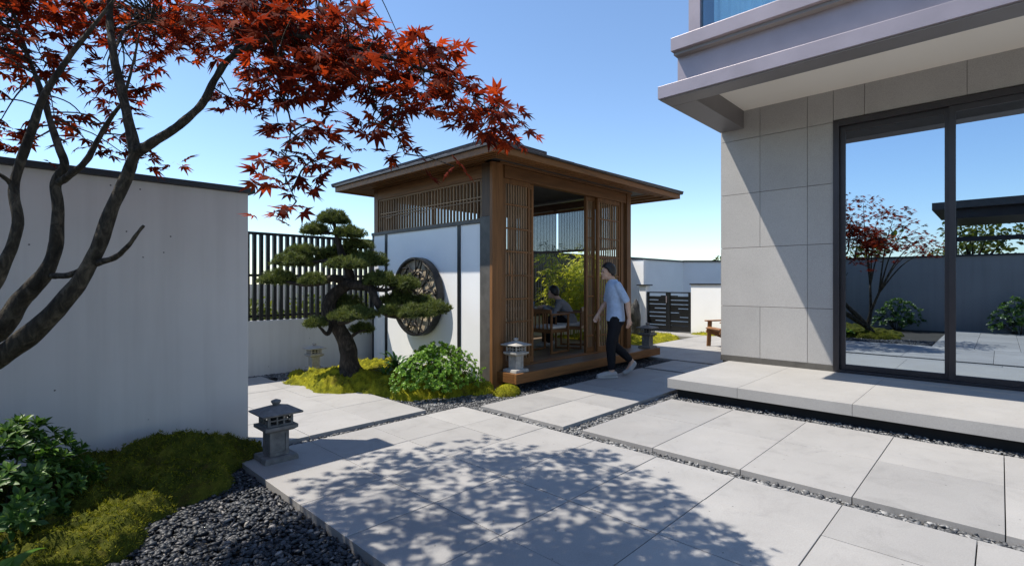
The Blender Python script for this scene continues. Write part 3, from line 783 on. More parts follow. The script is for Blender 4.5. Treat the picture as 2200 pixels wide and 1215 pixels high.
# standing seams, each a strip up the slope
def lerp(p, q, t): return tuple(p[i] + (q[i] - p[i]) * t for i in range(3))
sx = RX0 + 0.25
while sx < RX1 - 0.2:
    for y0, ysg in ((RY0 - 0.035, 1), (RY1 + 0.035, -1)):
        run = min(ym - RY0, (sx - RX0) / hx * (ym - RY0), (RX1 - sx) / hx * (ym - RY0))
        k = run / (ym - RY0)
        z0 = EZ + 0.10
        MB().bar((sx, y0 + ysg * 0.03, z0 + 0.006), (sx, y0 + ysg * run, z0 + (RIDGE - z0) * k + 0.002), 0.018, 0.016).build('seam', 'roof_metal', rfo)
    sx += 0.33
sy = RY0 + 0.25
while sy < RY1 - 0.2:
    run = hx * min((sy - RY0), (RY1 - sy)) / (ym - RY0); k = run / hx; z0 = EZ + 0.10
    for x0, sg in ((RX0 - 0.035, 1), (RX1 + 0.035, -1)):
        MB().bar((x0 + sg * 0.03, sy, z0 + 0.006), (x0 + sg * run, sy, z0 + (RIDGE - z0) * k + 0.002), 0.018, 0.016).build('seam', 'roof_metal', rfo)
    sy += 0.33

# round carved screen standing proud of the white wall
rc = root('round_lattice_panel', (PX0, 6.65, 1.18), 'large round dark bronze panel with branching fretwork on the white wall', 'wall panel')
cy, cz, RR = 6.65, 1.185, 0.62
xr = PX0 - 0.13
n = 56; vs = []; fs = []
for j in range(n):
    a = 2 * math.pi * j / n; c_, s_ = math.cos(a), math.sin(a)
    for rr, xx in ((RR, xr - 0.015), (RR, PX0 - 0.03), (RR - 0.032, PX0 - 0.03), (RR - 0.032, xr - 0.015)): vs.append((xx, cy + rr * c_, cz + rr * s_))
for j in range(n):
    k = (j + 1) % n
    for q in range(4): fs.append((j * 4 + q, k * 4 + q, k * 4 + (q + 1) % 4, j * 4 + (q + 1) % 4))
MB().add(vs, fs).build('rim', 'dark_metal', rc, smooth=False)
bk = MB(); vs = [(PX0 - 0.09, cy, cz)] + [(PX0 - 0.09, cy + (RR - 0.04) * math.cos(2 * math.pi * j / n), cz + (RR - 0.04) * math.sin(2 * math.pi * j / n)) for j in range(n)]
bk.add(vs, [(0, 1 + (j + 1) % n, 1 + j) for j in range(n)]).build('backing', 'bronze_back', rc)
st_ = MB(); st_.box(PX0 - 0.031, PX0 + 0.01, cy - 0.2, cy + 0.2, cz - 0.2, cz + 0.2); st_.build('bracket', 'dark_metal', rc)
rr_ = random.Random(4)
for i in range(50):
    a = rr_.uniform(0, 6.28); ro = RR * math.sqrt(rr_.uniform(0, 0.85)); b = rr_.uniform(0, 6.28); L = rr_.uniform(0.3, 0.75)
    p = Vector((cy + ro * math.cos(a), cz + ro * math.sin(a))); d = Vector((math.cos(b), math.sin(b))); nrm = Vector((-d.y, d.x))
    bend = rr_.uniform(-0.12, 0.12); pts = []
    for k in range(7):
        t_ = k / 6 - 0.5; q = p + d * (L * t_) + nrm * (bend * (1 - 4 * t_ * t_))
        rel = q - Vector((cy, cz))
        if rel.length > RR - 0.02: rel = rel.normalized() * (RR - 0.02); q = rel + Vector((cy, cz))
        pts.append((xr - 0.004 + 0.010 * math.sin(i * 1.7), q.x, q.y))
    pp = [pts[0]]
    for q in pts[1:]:
        if (Vector(q) - Vector(pp[-1])).length > 0.015: pp.append(q)
    if len(pp) > 2: MB().tube(pp, rr_.uniform(0.008, 0.0135), 5).build('fretwork_branch', 'bronze', rc)
# ================================================================== STONE LANTERNS
def lantern(label, loc, mat='lantern_stone', s=1.0, rz=0.0):
    r = root('stone_lantern', (0, 0, 0), label, 'lantern', 'square stone lanterns')
    b = MB(); b.frus(0, 0, 0, 0.035, 0.130, 0.126); b.frus(0, 0, 0.035, 0.042, 0.126, 0.118); b.build('base', mat, r, 0.004)
    sh = MB(); sh.frus(0, 0, 0.04, 0.232, 0.068, 0.064)
    for a in range(4):                                       # raised stiles leave a sunk panel on each side
        c, s_ = math.cos(a * math.pi / 2), math.sin(a * math.pi / 2)
        for (u0, u1, z0, z1) in ((-0.072, -0.047, 0.042, 0.232), (0.047, 0.072, 0.042, 0.232), (-0.047, 0.047, 0.042, 0.066), (-0.047, 0.047, 0.21, 0.232)):
            vs = [(u, w, z) for z in (z0, z1) for w in (-0.0745, -0.060) for u in (u0, u1)]
            vs = [(c * u - s_ * w, s_ * u + c * w, z) for u, w, z in vs]
            sh.add(vs, [(0, 2, 3, 1), (4, 5, 7, 6), (0, 1, 5, 4), (2, 6, 7, 3), (0, 4, 6, 2), (1, 3, 7, 5)])
    sh.build('shaft', mat, r)
    p = MB(); p.frus(0, 0, 0.232, 0.252, 0.098, 0.127); p.frus(0, 0, 0.252, 0.278, 0.127, 0.127); p.build('platform', mat, r, 0.003)
    fb = MB(); h0, h1 = 0.278, 0.368; q = 0.098
    fb.box(-q, q, -q, q, h0, h0 + 0.012); fb.box(-q, q, -q, q, h1 - 0.012, h1)
    for sx in (-1, 1):
        for sy in (-1, 1): fb.box(min(sx * q, sx * (q - 0.02)), max(sx * q, sx * (q - 0.02)), min(sy * q, sy * (q - 0.02)), max(sy * q, sy * (q - 0.02)), h0 + 0.012, h1 - 0.012)
    fbo = fb.build('firebox', mat, r, 0.002)
    gr = MB(); mid = (h0 + h1) / 2
    for sgn in (-1, 1):
        for u in (-0.026, 0.026):
            gr.box(u - 0.006, u + 0.006, sgn * 0.09 - 0.006, sgn * 0.09 + 0.006, h0 + 0.012, h1 - 0.012)
            gr.box(sgn * 0.09 - 0.006, sgn * 0.09 + 0.006, u - 0.006, u + 0.006, h0 + 0.012, h1 - 0.012)
        gr.box(-0.078, 0.078, sgn * 0.09 - 0.005, sgn * 0.09 + 0.005, mid - 0.005, mid + 0.005)
        gr.box(sgn * 0.09 - 0.005, sgn * 0.09 + 0.005, -0.078, 0.078, mid - 0.005, mid + 0.005)
    gr.build('grille', mat, fbo)
    MB().box(-0.045, 0.045, -0.045, 0.045, h0 + 0.012, h1 - 0.02).build('lamp_core', 'dark_recess', r)
    rf_ = MB(); rf_.frus(0, 0, h1 - 0.002, h1 + 0.012, 0.150, 0.158); rf_.frus(0, 0, h1 + 0.012, h1 + 0.038, 0.158, 0.085); rf_.frus(0, 0, h1 + 0.038, h1 + 0.058, 0.085, 0.03)
    rf_.build('roof', mat, r, 0.003)
    MB().lathe(0, 0, [(0.022, h1 + 0.05), (0.024, h1 + 0.062), (0.038, h1 + 0.085), (0.036, h1 + 0.095), (0.012, h1 + 0.104), (0.003, h1 + 0.107)], 12).build('finial', mat, r)
    r.location = loc; r.scale = (s, s, s); r.rotation_euler = (0, 0, rz); WO[r.name] = Vector(loc)
    return r
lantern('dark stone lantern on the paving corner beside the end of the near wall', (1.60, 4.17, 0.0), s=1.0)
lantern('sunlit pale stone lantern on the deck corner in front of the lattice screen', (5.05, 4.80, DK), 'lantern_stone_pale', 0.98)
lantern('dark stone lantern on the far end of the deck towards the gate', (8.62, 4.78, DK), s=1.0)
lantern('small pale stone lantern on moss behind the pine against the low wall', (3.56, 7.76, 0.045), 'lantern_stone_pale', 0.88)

# ================================================================== PLANT HELPERS
def leaf_obj_split(rootobj, V, T, mats, mat, nobj, part='foliage', piece='leaf'):
    """the nobj copies that show largest become pieces of their own, the rest one part"""
    def key(m):
        px, py, d = project(m[:3, 3])
        vis = d > 0.3 and -40 < px < 2240 and -40 < py < 1255
        s = np.linalg.norm(m[:3, 1])
        return (0 if vis else 1, d / s)
    mats = sorted(mats, key=key) if nobj else mats
    me = npmesh(piece, V, T, mat) if nobj else None
    for m in mats[:nobj]:
        M4 = Matrix(m.tolist()); lo, ro, sc = M4.decompose()
        link(piece, me, rootobj, lo, ro, tuple(sc))
    rest = mats[nobj:]
    if rest:
        W, F = merged(V, T, rest); o = origin(rootobj)
        ob = link(part, npmesh(part, W - np.array(o), F, mat), rootobj, o)
        if nobj: ob['kind'] = 'stuff'
        return ob

def maple_leaf(k=0):
    V = [(0, 0, 0)]; T = []; r_ = random.Random(k); cup = (0.16, 0.34, -0.05, 0.24)[k]
    lobes = [(0, 1.0, 0.125), (32, 0.95, 0.12), (-32, 0.95, 0.12), (68, 0.80, 0.105), (-68, 0.80, 0.105), (110, 0.46, 0.075), (-110, 0.46, 0.075)]
    for ang, L, w in (lobes if k != 2 else lobes[:5]):
        L *= r_.uniform(0.82, 1.12); w *= r_.uniform(0.8, 1.2); dz_ = r_.uniform(-0.12, 0.12)
        a = R(ang + r_.uniform(-6, 6)); d = np.array([math.sin(a), math.cos(a), 0]); n = np.array([math.cos(a), -math.sin(a), 0])
        b = len(V)
        m1 = d * L * 0.42; 
        V += [tuple(m1 + n * w + np.array([0, 0, -0.02])), tuple(d * L * 0.45 + np.array([0, 0, 0.045])), tuple(m1 - n * w + np.array([0, 0, -0.02])), tuple(d * L + n * r_.uniform(-0.08, 0.08) + np.array([0, 0, -cup * L + dz_]))]
        T += [(0, b, b + 1), (0, b + 1, b + 2), (b, b + 3, b + 1), (b + 1, b + 3, b + 2)]
    V += [(0.02, -0.45, 0.02), (-0.02, -0.45, 0.02)]
    T += [(0, len(V) - 1, len(V) - 2)]
    return np.array(V), np.array(T)
def oval_leaf(w=0.22, fold=0.06, droop=0.1):
    V = [(0, 0, 0), (w * 0.8, 0.35, fold), (w, 0.65, fold), (0, 1.0, -droop), (-w, 0.65, fold), (-w * 0.8, 0.35, fold), (0, 0.35, 0), (0, 0.65, -0.01)]
    T = [(0, 1, 6), (0, 6, 5), (1, 2, 7), (1, 7, 6), (6, 7, 4), (6, 4, 5), (2, 3, 7), (7, 3, 4)]
    return np.array(V), np.array(T)
def blade_leaf(w=0.07, droop=0.18):
    V = [(0, 0, 0), (w, 0.4, 0.02), (-w, 0.4, 0.02), (0, 0.4, -0.015), (0, 1, -droop)]
    T = [(0, 1, 3), (0, 3, 2), (1, 4, 3), (3, 4, 2)]
    return np.array(V), np.array(T)
def rv():
    v = Vector((random.gauss(0, 1), random.gauss(0, 1), random.gauss(0, 1))); return v.normalized()

# ================================================================== RED MAPLE
mp = root('maple_tree', (-0.45, 2.58, -0.03), 'red leaved maple with several leaning trunks arching over the paving', 'tree')
BR = MB(); TW = MB()
def limb(pts, per=7, n=12, jit=0.2, mb=None):
    w = [np.array([*P(p[0], p[1], p[2]), 0.68 * p[3] / FPX * p[2] / 2]) for p in pts]
    c = catmull(w, per)
    (mb or BR).tube([Vector(q[:3]) for q in c], [max(0.0025, q[3]) for q in c], n, jit)
    return [Vector(q[:3]) for q in c]
skel = []
base = np.array([-0.45, 2.58, -0.06])
def limb_from_base(pts):
    w = [np.array([*base, 0.085]), np.array([*(base + np.array([0.02, -0.02, 0.28])), 0.07])] + [np.array([*P(p[0], p[1], p[2]), 0.66 * p[3] / FPX * p[2] / 2]) for p in pts]
    c = catmull(w, 7); BR.tube([Vector(q[:3]) for q in c], [q[3] for q in c], 16, 0.26)
    return [Vector(q[:3]) for q in c]
skel += limb_from_base([(-120, 850, 2.30, 72), (0, 768, 2.32, 66), (95, 690, 2.34, 58), (165, 612, 2.36, 50), (205, 545, 2.38, 45), (240, 450, 2.40, 39), (272, 380, 2.42, 34), (292, 325, 2.42, 34)])
skel += limb([(292, 330, 2.42, 36), (278, 270, 2.44, 30), (262, 195, 2.46, 26), (243, 110, 2.50, 22), (236, 20, 2.55, 18), (250, -90, 2.62, 14), (300, -200, 2.7, 9)])
skel += limb([(288, 330, 2.42, 34), (330, 304, 2.42, 27), (385, 268, 2.43, 24), (435, 222, 2.45, 22), (462, 170, 2.48, 20), (500, 120, 2.50, 18), (590, 80, 2.55, 16), (700, 85, 2.58, 14), (820, 120, 2.6, 11), (940, 160, 2.62, 8), (1060, 215, 2.66, 5), (1140, 280, 2.7, 3)])
skel += limb_from_base([(-130, 790, 2.42, 66), (-10, 712, 2.46, 62), (42, 648, 2.48, 54), (96, 588, 2.50, 46), (119, 530, 2.52, 38), (125, 450, 2.52, 32), (120, 395, 2.52, 32), (138, 355, 2.53, 26), (128, 320, 2.54, 22), (108, 260, 2.55, 19), (95, 215, 2.56, 17), (72, 150, 2.58, 13), (40, 60, 2.62, 9), (10, -40, 2.68, 6)])
skel += limb([(122, 395, 2.52, 22), (150, 375, 2.50, 20), (185, 345, 2.50, 18), (210, 300, 2.52, 15), (240, 250, 2.53, 12), (268, 215, 2.5, 9)])
skel += limb_from_base([(-150, 700, 2.20, 60), (-40, 640, 2.22, 48), (12, 560, 2.23, 36), (38, 480, 2.24, 32), (30, 410, 2.25, 30), (40, 360, 2.26, 26), (68, 280, 2.28, 22), (95, 205, 2.30, 19), (150, 120, 2.34, 15), (205, 50, 2.38, 11), (260, -20, 2.42, 8)])
skel += limb([(25, 395, 2.25, 16), (8, 380, 2.22, 13), (-40, 355, 2.18, 9), (-140, 300, 2.1, 5)])
limb([(205, 565, 2.38, 22), (245, 553, 2.36, 17), (275, 528, 2.34, 13), (297, 498, 2.33, 10), (309, 484, 2.33, 8)])
limb([(112, 592, 2.50, 20), (150, 590, 2.45, 18), (185, 572, 2.40, 16)])
skel += limb([(265, 215, 2.46, 9), (285, 140, 2.44, 7), (300, 70, 2.42, 5)])
skel += limb([(590, 80, 2.55, 9), (600, 170, 2.48, 7), (625, 270, 2.44, 5), (610, 360, 2.4, 3), (635, 430, 2.36, 2)])
skel += limb([(700, 85, 2.58, 8), (760, 180, 2.55, 6), (840, 270, 2.52, 4), (870, 330, 2.5, 2)])
skel += limb([(820, 120, 2.6, 7), (900, 110, 2.62, 5), (970, 100, 2.64, 2)])
skel += limb([(500, 120, 2.50, 10), (540, 10, 2.7, 8), (620, -120, 2.9, 6), (720, -220, 3.1, 3)])
skel += limb([(500, 120, 2.50, 12), (540, 70, 2.9, 10), (580, 60, 3.4, 8), (640, 60, 4.0, 5), (740, 80, 4.2, 3)])
skel += limb([(243, 110, 2.5, 12), (280, 50, 2.9, 9), (330, 50, 3.5, 6), (400, 50, 4.1, 3)])
skel += limb([(250, -90, 2.62, 10), (120, -180, 2.6, 6), (-60, -260, 2.5, 4)])
# leaf masses: pixel centre, pixel radii, depth, count
BL = [(60, 60, 95, 75, 2.4, 90), (190, 45, 110, 65, 2.5, 110), (330, 50, 110, 65, 2.55, 120), (425, 80, 60, 60, 2.5, 50), (110, 175, 75, 55, 2.4, 44), (30, 255, 45, 40, 2.2, 14), (25, 300, 50, 26, 2.2, 22),
      (210, 165, 70, 50, 2.5, 34), (225, 265, 60, 34, 2.4, 26), (325, 165, 45, 40, 2.5, 32), (150, 285, 60, 30, 2.35, 22), (270, 315, 60, 26, 2.45, 24), (335, 345, 36, 16, 2.4, 10), (180, 215, 60, 25, 2.4, 18),
      (540, 50, 95, 80, 2.5, 120), (650, 60, 105, 80, 2.55, 140), (745, 105, 90, 70, 2.55, 120), (600, 150, 95, 65, 2.5, 105), (700, 185, 90, 60, 2.55, 95), (800, 190, 80, 55, 2.55, 72), (555, 215, 50, 30, 2.4, 22),
      (645, 270, 60, 50, 2.45, 44), (700, 320, 45, 32, 2.45, 24), (585, 345, 42, 28, 2.4, 24), (650, 395, 48, 28, 2.4, 20), (615, 440, 28, 24, 2.35, 10), (860, 250, 70, 48, 2.55, 48), (850, 318, 40, 26, 2.5, 16),
      (905, 108, 60, 34, 2.62, 40), (955, 110, 36, 26, 2.62, 20), (955, 200, 80, 50, 2.62, 56), (1050, 190, 55, 36, 2.65, 30), (1035, 255, 60, 36, 2.65, 30), (1110, 262, 46, 36, 2.7, 30), (1148, 295, 26, 22, 2.72, 14), (1015, 340, 16, 20, 2.5, 5), (1085, 225, 40, 25, 2.68, 16), (505, 190, 34, 30, 2.45, 14),
      (150, -110, 260, 90, 2.6, 200), (480, -110, 220, 90, 2.75, 190), (640, -80, 140, 80, 2.9, 110), (300, -240, 260, 90, 2.8, 150), (600, -220, 200, 80, 3.1, 120), (0, 120, 80, 80, 2.1, 30), (-150, 100, 140, 160, 2.3, 130), (-160, -160, 200, 130, 2.4, 150), (-350, 0, 160, 160, 2.2, 110),
      (384, 55, 90, 50, 4.1, 80), (480, 35, 90, 50, 4.15, 90), (570, 55, 80, 55, 4.15, 90), (660, 60, 80, 55, 4.1, 90), (750, 75, 70, 50, 4.1, 80), (700, 110, 80, 60, 3.6, 80), (600, 110, 90, 60, 3.5, 80), (820, 120, 60, 40, 3.5, 50), (900, 140, 60, 40, 3.3, 45), (300, 40, 90, 50, 3.9, 70), (200, 40, 90, 60, 3.7, 70),
      (480, -60, 200, 60, 3.7, 150), (650, -40, 130, 50, 3.7, 100), (-50, 0, 150, 120, 2.9, 150), (100, -80, 160, 90, 3.2, 140), (300, -120, 160, 80, 3.3, 130), (960, 190, 70, 40, 3.0, 45), (1040, 230, 50, 30, 2.9, 26)]
lm = []
sk = np.array([p[:] for p in skel])
for cx, cy_, rx, ry, d, n in BL:
    n = int(n * (1.3 if d > 3 else 0.95))
    if cx > 840 and d < 3.2: cx -= 0.14 * (cx - 840) + 10
    if 0 <= cx < 470 and cy_ > 0 and d < 3: d += 0.42; n = int(n * 0.8)
    nspray = max(1, n // 7)
    for s_ in range(nspray):
        a = random.uniform(0, 6.28); rr = math.sqrt(random.random())
        c0 = P(cx + rx * rr * math.cos(a), cy_ + ry * rr * math.sin(a), d + random.gauss(0, 0.16))
        # twig from the nearest branch
        k = np.argmin(((sk - np.array(c0)) ** 2).sum(1)); st = Vector(sk[k]); dirv = (c0 - st)
        if dirv.length < 0.05: dirv = rv() * 0.1
        if dirv.length < 0.95:
            mid = st.lerp(c0, 0.5) + Vector((0, 0, 0.10 * dirv.length)) + rv() * 0.03
            TW.tube(catmull([st, mid, c0], 4), [0.0048 - 0.0003 * q for q in range(9)], 4, 0, False)
        h = Vector((dirv.x, dirv.y, 0)); h = h.normalized() if h.length > 1e-3 else Vector((1, 0, 0))
        m = max(2, int(n / nspray))
        for j in range(m):
            along = random.uniform(-0.13, 0.13); side = random.uniform(-0.11, 0.11)
            sd = Vector((-h.y, h.x, 0))
            p = c0 + h * along + sd * side + Vector((0, 0, random.uniform(-0.045, 0.045) - 0.25 * abs(side)))
            tip = (h * (along * 5 + 0.55) + sd * side * 7 + Vector((0, 0, random.uniform(-1.0, -0.1)))).normalized()
            nr = (Vector((0, 0, 1.0)) + rv() * 0.75 + Vector((-FWD[0], -FWD[1], 0)) * 0.2)
            sc = random.choice((0.8, 1, 1, 1.1)) * random.uniform(0.054, 0.090)
            lm.append(mat4(p, frame_quat(nr, tip), sc))
for e_ in (Vector((-0.36, 2.3, 1.15)), Vector((-0.55, 2.52, 1.35))):
    BR.tube(catmull([Vector((-0.45, 2.58, 0.1)), Vector((-0.47, 2.5, 0.6)), e_], 5), [0.05 - 0.0024 * q for q in range(11)], 10, 0.12)
for (wx, wy, wz) in ((-0.8, 2.2, 2.5), (-0.4, 1.75, 2.85), (0.0, 1.45, 2.5), (-0.95, 1.6, 2.3), (-0.3, 2.3, 3.2), (0.15, 1.9, 3.15), (-0.5, 1.3, 2.25), (-1.0, 2.6, 2.9), (-0.1, 2.6, 3.5)):
    c1 = Vector((wx, wy, wz)); st = Vector((-0.36, 2.3, 1.15)) if wy < 2.0 else Vector((-0.55, 2.52, 1.35))
    BR.tube(catmull([st, st.lerp(c1, 0.5) + Vector((0.05, 0.03, 0.14)), c1], 5), [0.024 - 0.002 * q for q in range(11)], 7, 0.1)
    for _ in range(70):
        v_ = rv() * random.random() ** 0.5; p = c1 + Vector((v_.x * 0.42, v_.y * 0.42, v_.z * 0.22))
        tip = Vector((v_.x, v_.y, random.uniform(-0.8, 0.1)))
        lm.append(mat4(p, frame_quat(Vector((0, 0, 1)) + rv() * 0.7, tip), random.uniform(0.06, 0.1)))
BR.build('trunk', 'maple_bark', mp, smooth=True)
TW.build('twigs', 'maple_bark', mp, smooth=True)['kind'] = 'stuff'
for k in range(4): leaf_obj_split(mp, *maple_leaf(k), lm[k::4], 'maple_leaf', 75)

# ================================================================== CLIPPED PINE
pn = root('pine_tree', (3.36, 6.40, 0.05), 'clipped bonsai pine with layered needle pads on a mossy mound', 'tree')
PB = MB(); PD = 6.87
def pl(pts, mb=PB, n=12, jit=0.16):
    w = [np.array([*P(p[0], p[1], p[2]), p[3] / FPX * p[2] / 2]) for p in pts]
    c = catmull(w, 6); mb.tube([Vector(q[:3]) for q in c], [max(0.004, q[3]) for q in c], n, jit); return [Vector(q[:3]) for q in c]
pl([(752, 808, PD, 72), (750, 780, PD, 44), (746, 738, PD, 35), (724, 698, PD, 31), (706, 660, PD, 29), (718, 630, PD, 27), (750, 606, PD, 23), (748, 575, PD, 19), (735, 545, PD, 15), (726, 515, PD, 11), (718, 480, PD, 7)], n=16, jit=0.22)
psk = []
psk += pl([(735, 610, PD, 24), (765, 612, PD - .1, 22), (795, 617, PD - .15, 20), (806, 640, PD - .2, 18), (825, 668, PD - .2, 17), (860, 678, PD - .2, 13), (905, 668, PD - .2, 8), (940, 660, PD - .2, 4)])
psk += pl([(742, 608, PD, 20), (718, 596, PD - .1, 17), (690, 606, PD - .1, 13), (650, 610, PD - .1, 10), (605, 602, PD - .1, 5)])
psk += pl([(800, 618, PD - .15, 11), (830, 622, PD - .1, 8), (870, 608, PD, 4)])
psk += pl([(742, 575, PD, 12), (765, 570, PD - .1, 9), (795, 560, PD, 5)]); psk += pl([(740, 560, PD, 11), (700, 560, PD, 8), (640, 565, PD, 4)])
psk += pl([(724, 505, PD, 8), (745, 502, PD, 6), (765, 500, PD, 3)]); psk += pl([(722, 500, PD, 8), (700, 500, PD, 5), (680, 495, PD, 3)])
psk += pl([(716, 680, PD, 12), (705, 716, PD - .2, 9), (690, 705, PD - .25, 6), (678, 692, PD - .25, 3)]); psk += pl([(722, 690, PD, 14), (745, 690, PD - .2, 10), (770, 680, PD - .25, 6)]); psk += pl([(740, 735, PD, 9), (765, 715, PD, 6), (785, 708, PD + .05, 3)])
PB.build('trunk', 'pine_bark', pn, smooth=True)
PADS = [(717, 463, 38, 17, 0), (678, 488, 34, 15, .05), (752, 494, 36, 15, -.05), (767, 520, 34, 12, .2), (652, 533, 42, 14, .15), (636, 553, 48, 19, 0), (702, 545, 24, 18, .25), (748, 560, 50, 15, -.25), (793, 553, 42, 19, .15),
        (600, 592, 44, 19, 0), (674, 594, 33, 14, -.2), (818, 595, 48, 19, 0), (874, 604, 36, 17, .05), (860, 636, 42, 19, .2), (742, 645, 36, 18, .2), (762, 668, 54, 17, -.3), (838, 660, 24, 13, -.25), (893, 663, 52, 17, -.2), (938, 656, 30, 16, -.1), (678, 687, 27, 13, -.25), (778, 700, 26, 13, .25), (735, 535, 40, 14, .3), (906, 640, 34, 12, .25)]
NV = np.array([(-0.075, 0, 0), (0.075, 0, 0), (0, 1, 0)]); NTt = np.array([(0, 1, 2)])
for cx, cy_, rx, ry, dd in PADS:
    rx *= 0.87
    d = PD + dd; c = P(cx, cy_ + ry * 0.55, d); ax = rx / FPX * d; hz = ry * 1.5 / FPX * d
    ay = ax * 0.9
    dm_ = MB(); nn_ = 14; prof = [(0.96, -0.02), (0.9, 0.2), (0.7, 0.55), (0.42, 0.78), (0.12, 0.87)]
    ms = []
    lob = [(random.uniform(0, 6.28), random.uniform(0.08, 0.2)) for _ in range(4)]
    def rad(a): return 1 + sum(k * math.cos(i_ + 1 + 0) * math.cos((i_ + 2) * a + ph) for i_, (ph, k) in enumerate(lob))
    ncl = int(520 * (rx * ry) / (40 * 16)) + 120
    for _ in range(ncl):
        a = random.uniform(0, 6.28); rr = math.sqrt(random.random()); k = rad(a)
        z = math.sqrt(max(0, 1 - rr * rr)) * random.uniform(0.35, 1.0)
        lump = 0.16 * math.sin(7 * rr * math.cos(a) + cx) * math.cos(6 * rr * math.sin(a) + cy_)
        p = c + Vector((ax * k * rr * math.cos(a), ay * k * rr * math.sin(a), hz * (z + lump) - 0.03))
        up = Vector((0.75 * rr * math.cos(a), 0.75 * rr * math.sin(a), 0.75 + 0.3 * z)).normalized()
        for _ in range(13):
            tip = (up + rv() * 0.62).normalized()
            ms.append(mat4(p + rv() * 0.012, frame_quat(rv(), tip), (random.uniform(0.026, 0.050),) * 3))
    for _ in range(ncl // 3):                                    # darker inner shoots under the pad
        a = random.uniform(0, 6.28); rr = math.sqrt(random.random()) * 0.9
        p = c + Vector((ax * rr * math.cos(a), ay * rr * math.sin(a), random.uniform(-0.05, 0.02)))
        for _ in range(6):
            tip = (Vector((math.cos(a), math.sin(a), 0.2)) + rv() * 0.7).normalized()
            ms.append(mat4(p, frame_quat(rv(), tip), (random.uniform(0.03, 0.055),) * 3))
    W, F = merged(NV, NTt, ms); o = origin(pn)
    pad = link('needle_pad', npmesh('needle_pad', W - np.array(o), F, 'pine_needle'), pn, o)
    co = MB(); prof = [(0.05, -0.04), (0.6, -0.05), (0.86, 0.02), (0.84, 0.25), (0.62, 0.58), (0.3, 0.76), (0.03, 0.8)]
    vs = [c + Vector((ax * rad(2 * math.pi * j / 14) * r_ * math.cos(2 * math.pi * j / 14), ay * rad(2 * math.pi * j / 14) * r_ * math.sin(2 * math.pi * j / 14), hz * z_ - 0.03)) for r_, z_ in prof for j in range(14)]
    co.add(vs, [(i * 14 + j, i * 14 + (j + 1) % 14, (i + 1) * 14 + (j + 1) % 14, (i + 1) * 14 + j) for i in range(6) for j in range(14)])
    co.build('inner_growth', 'pine_core', pad, smooth=True)
    # fine twigs that carry the pad
    tw = MB(); ps = np.array([q[:] for q in psk]); k = np.argmin(((ps - np.array(c)) ** 2).sum(1)); st = Vector(ps[k])
    for _ in range(5):
        a = random.uniform(0, 6.28); e = c + Vector((ax * 0.6 * math.cos(a), ay * 0.6 * math.sin(a), hz * 0.25))
        tw.tube(catmull([st, st.lerp(e, 0.5) + Vector((0, 0, -0.02)), e], 3), [0.009, 0.008, 0.007, 0.006, 0.005, 0.004, 0.003], 5, 0, False)
    tw.build('twigs', 'pine_bark', pad, smooth=True)

# ================================================================== MOSS
def moss(name, label, bumps, x0, x1, y0, y1, res, mat, tuft, ntuft, zcut=-0.06, tl=(0.010, 0.022), parent=None, lumps=0.35):
    nx = int((x1 - x0) / res) + 1; ny = int((y1 - y0) / res) + 1
    X, Y = np.meshgrid(np.linspace(x0, x1, nx), np.linspace(y0, y1, ny))
    def H_(X, Y):
        Z = np.full(X.shape, -0.12)
        for (bx, by, rx, ry, h) in bumps:
            q = ((X - bx) / rx) ** 2 + ((Y - by) / ry) ** 2
            Z = np.maximum(Z, -0.12 + (h + 0.12) * np.sqrt(np.clip(1 - q, 0, 1)) ** 0.85)
        return Z
    Z = H_(X, Y); lp = np.zeros_like(Z)
    for j in range(ny):
        for i in range(nx):
            p = Vector((X[j, i], Y[j, i], 0))
            if Z[j, i] > -0.1:
                lp[j, i] = 0.06 * noise.noise(p * 5.0 + Vector((3, 1, 0))) + 0.06 * (0.35 - abs(noise.noise(p * 9.0))) + 0.03 * (0.3 - abs(noise.noise(p * 21.0 + Vector((9, 2, 0))))) + 0.010 * noise.noise(p * 45.0)
    Z = Z + lp * lumps * 2
    V = np.stack([X, Y, Z], -1).reshape(-1, 3)
    idx = np.arange(nx * ny).reshape(ny, nx)
    a, b, c, d = idx[:-1, :-1].ravel(), idx[:-1, 1:].ravel(), idx[1:, 1:].ravel(), idx[1:, :-1].ravel()
    keep = np.maximum.reduce([V[a, 2], V[b, 2], V[c, 2], V[d, 2]]) > zcut - 0.03
    T = np.concatenate([np.stack([a, b, c], 1)[keep], np.stack([a, c, d], 1)[keep]])
    r = root(name, (bumps[0][0], bumps[0][1], GZ), label, 'moss', kind='stuff')
    o = np.array(origin(r))
    used = np.unique(T); rm_ = np.zeros(len(V), int); rm_[used] = np.arange(len(used))
    ob = link('moss_cushion', npmesh('moss_cushion', V[used] - o, rm_[T], mat, True), r, origin(r))
    gzy, gzx = np.gradient(Z, (y1 - y0) / (ny - 1), (x1 - x0) / (nx - 1))
    ms = []; tries = 0
    while len(ms) < ntuft and tries < ntuft * 12:
        tries += 1
        i = random.randrange(nx - 1); j = random.randrange(ny - 1)
        if Z[j, i] < zcut or X[j, i] < -0.75: continue
        u, w_ = random.random(), random.random()
        p = (X[j, i] + u * (x1 - x0) / (nx - 1), Y[j, i] + w_ * (y1 - y0) / (ny - 1), Z[j, i] + gzx[j, i] * u * res + gzy[j, i] * w_ * res - 0.003)
        nr = Vector((-gzx[j, i], -gzy[j, i], 1)).normalized()
        ms.append(mat4(p, frame_quat(rv(), nr + rv() * 0.7), (random.uniform(*tl),) * 3))
    V3 = np.array([(-0.12, 0, 0), (0.12, 0, 0), (0, 1, 0)])
    W, F = merged(V3, NTt, ms)
    ob2 = link('moss_shoots', npmesh('moss_shoots', W - o, F, tuft), r, origin(r)); ob2['kind'] = 'stuff'
    return r
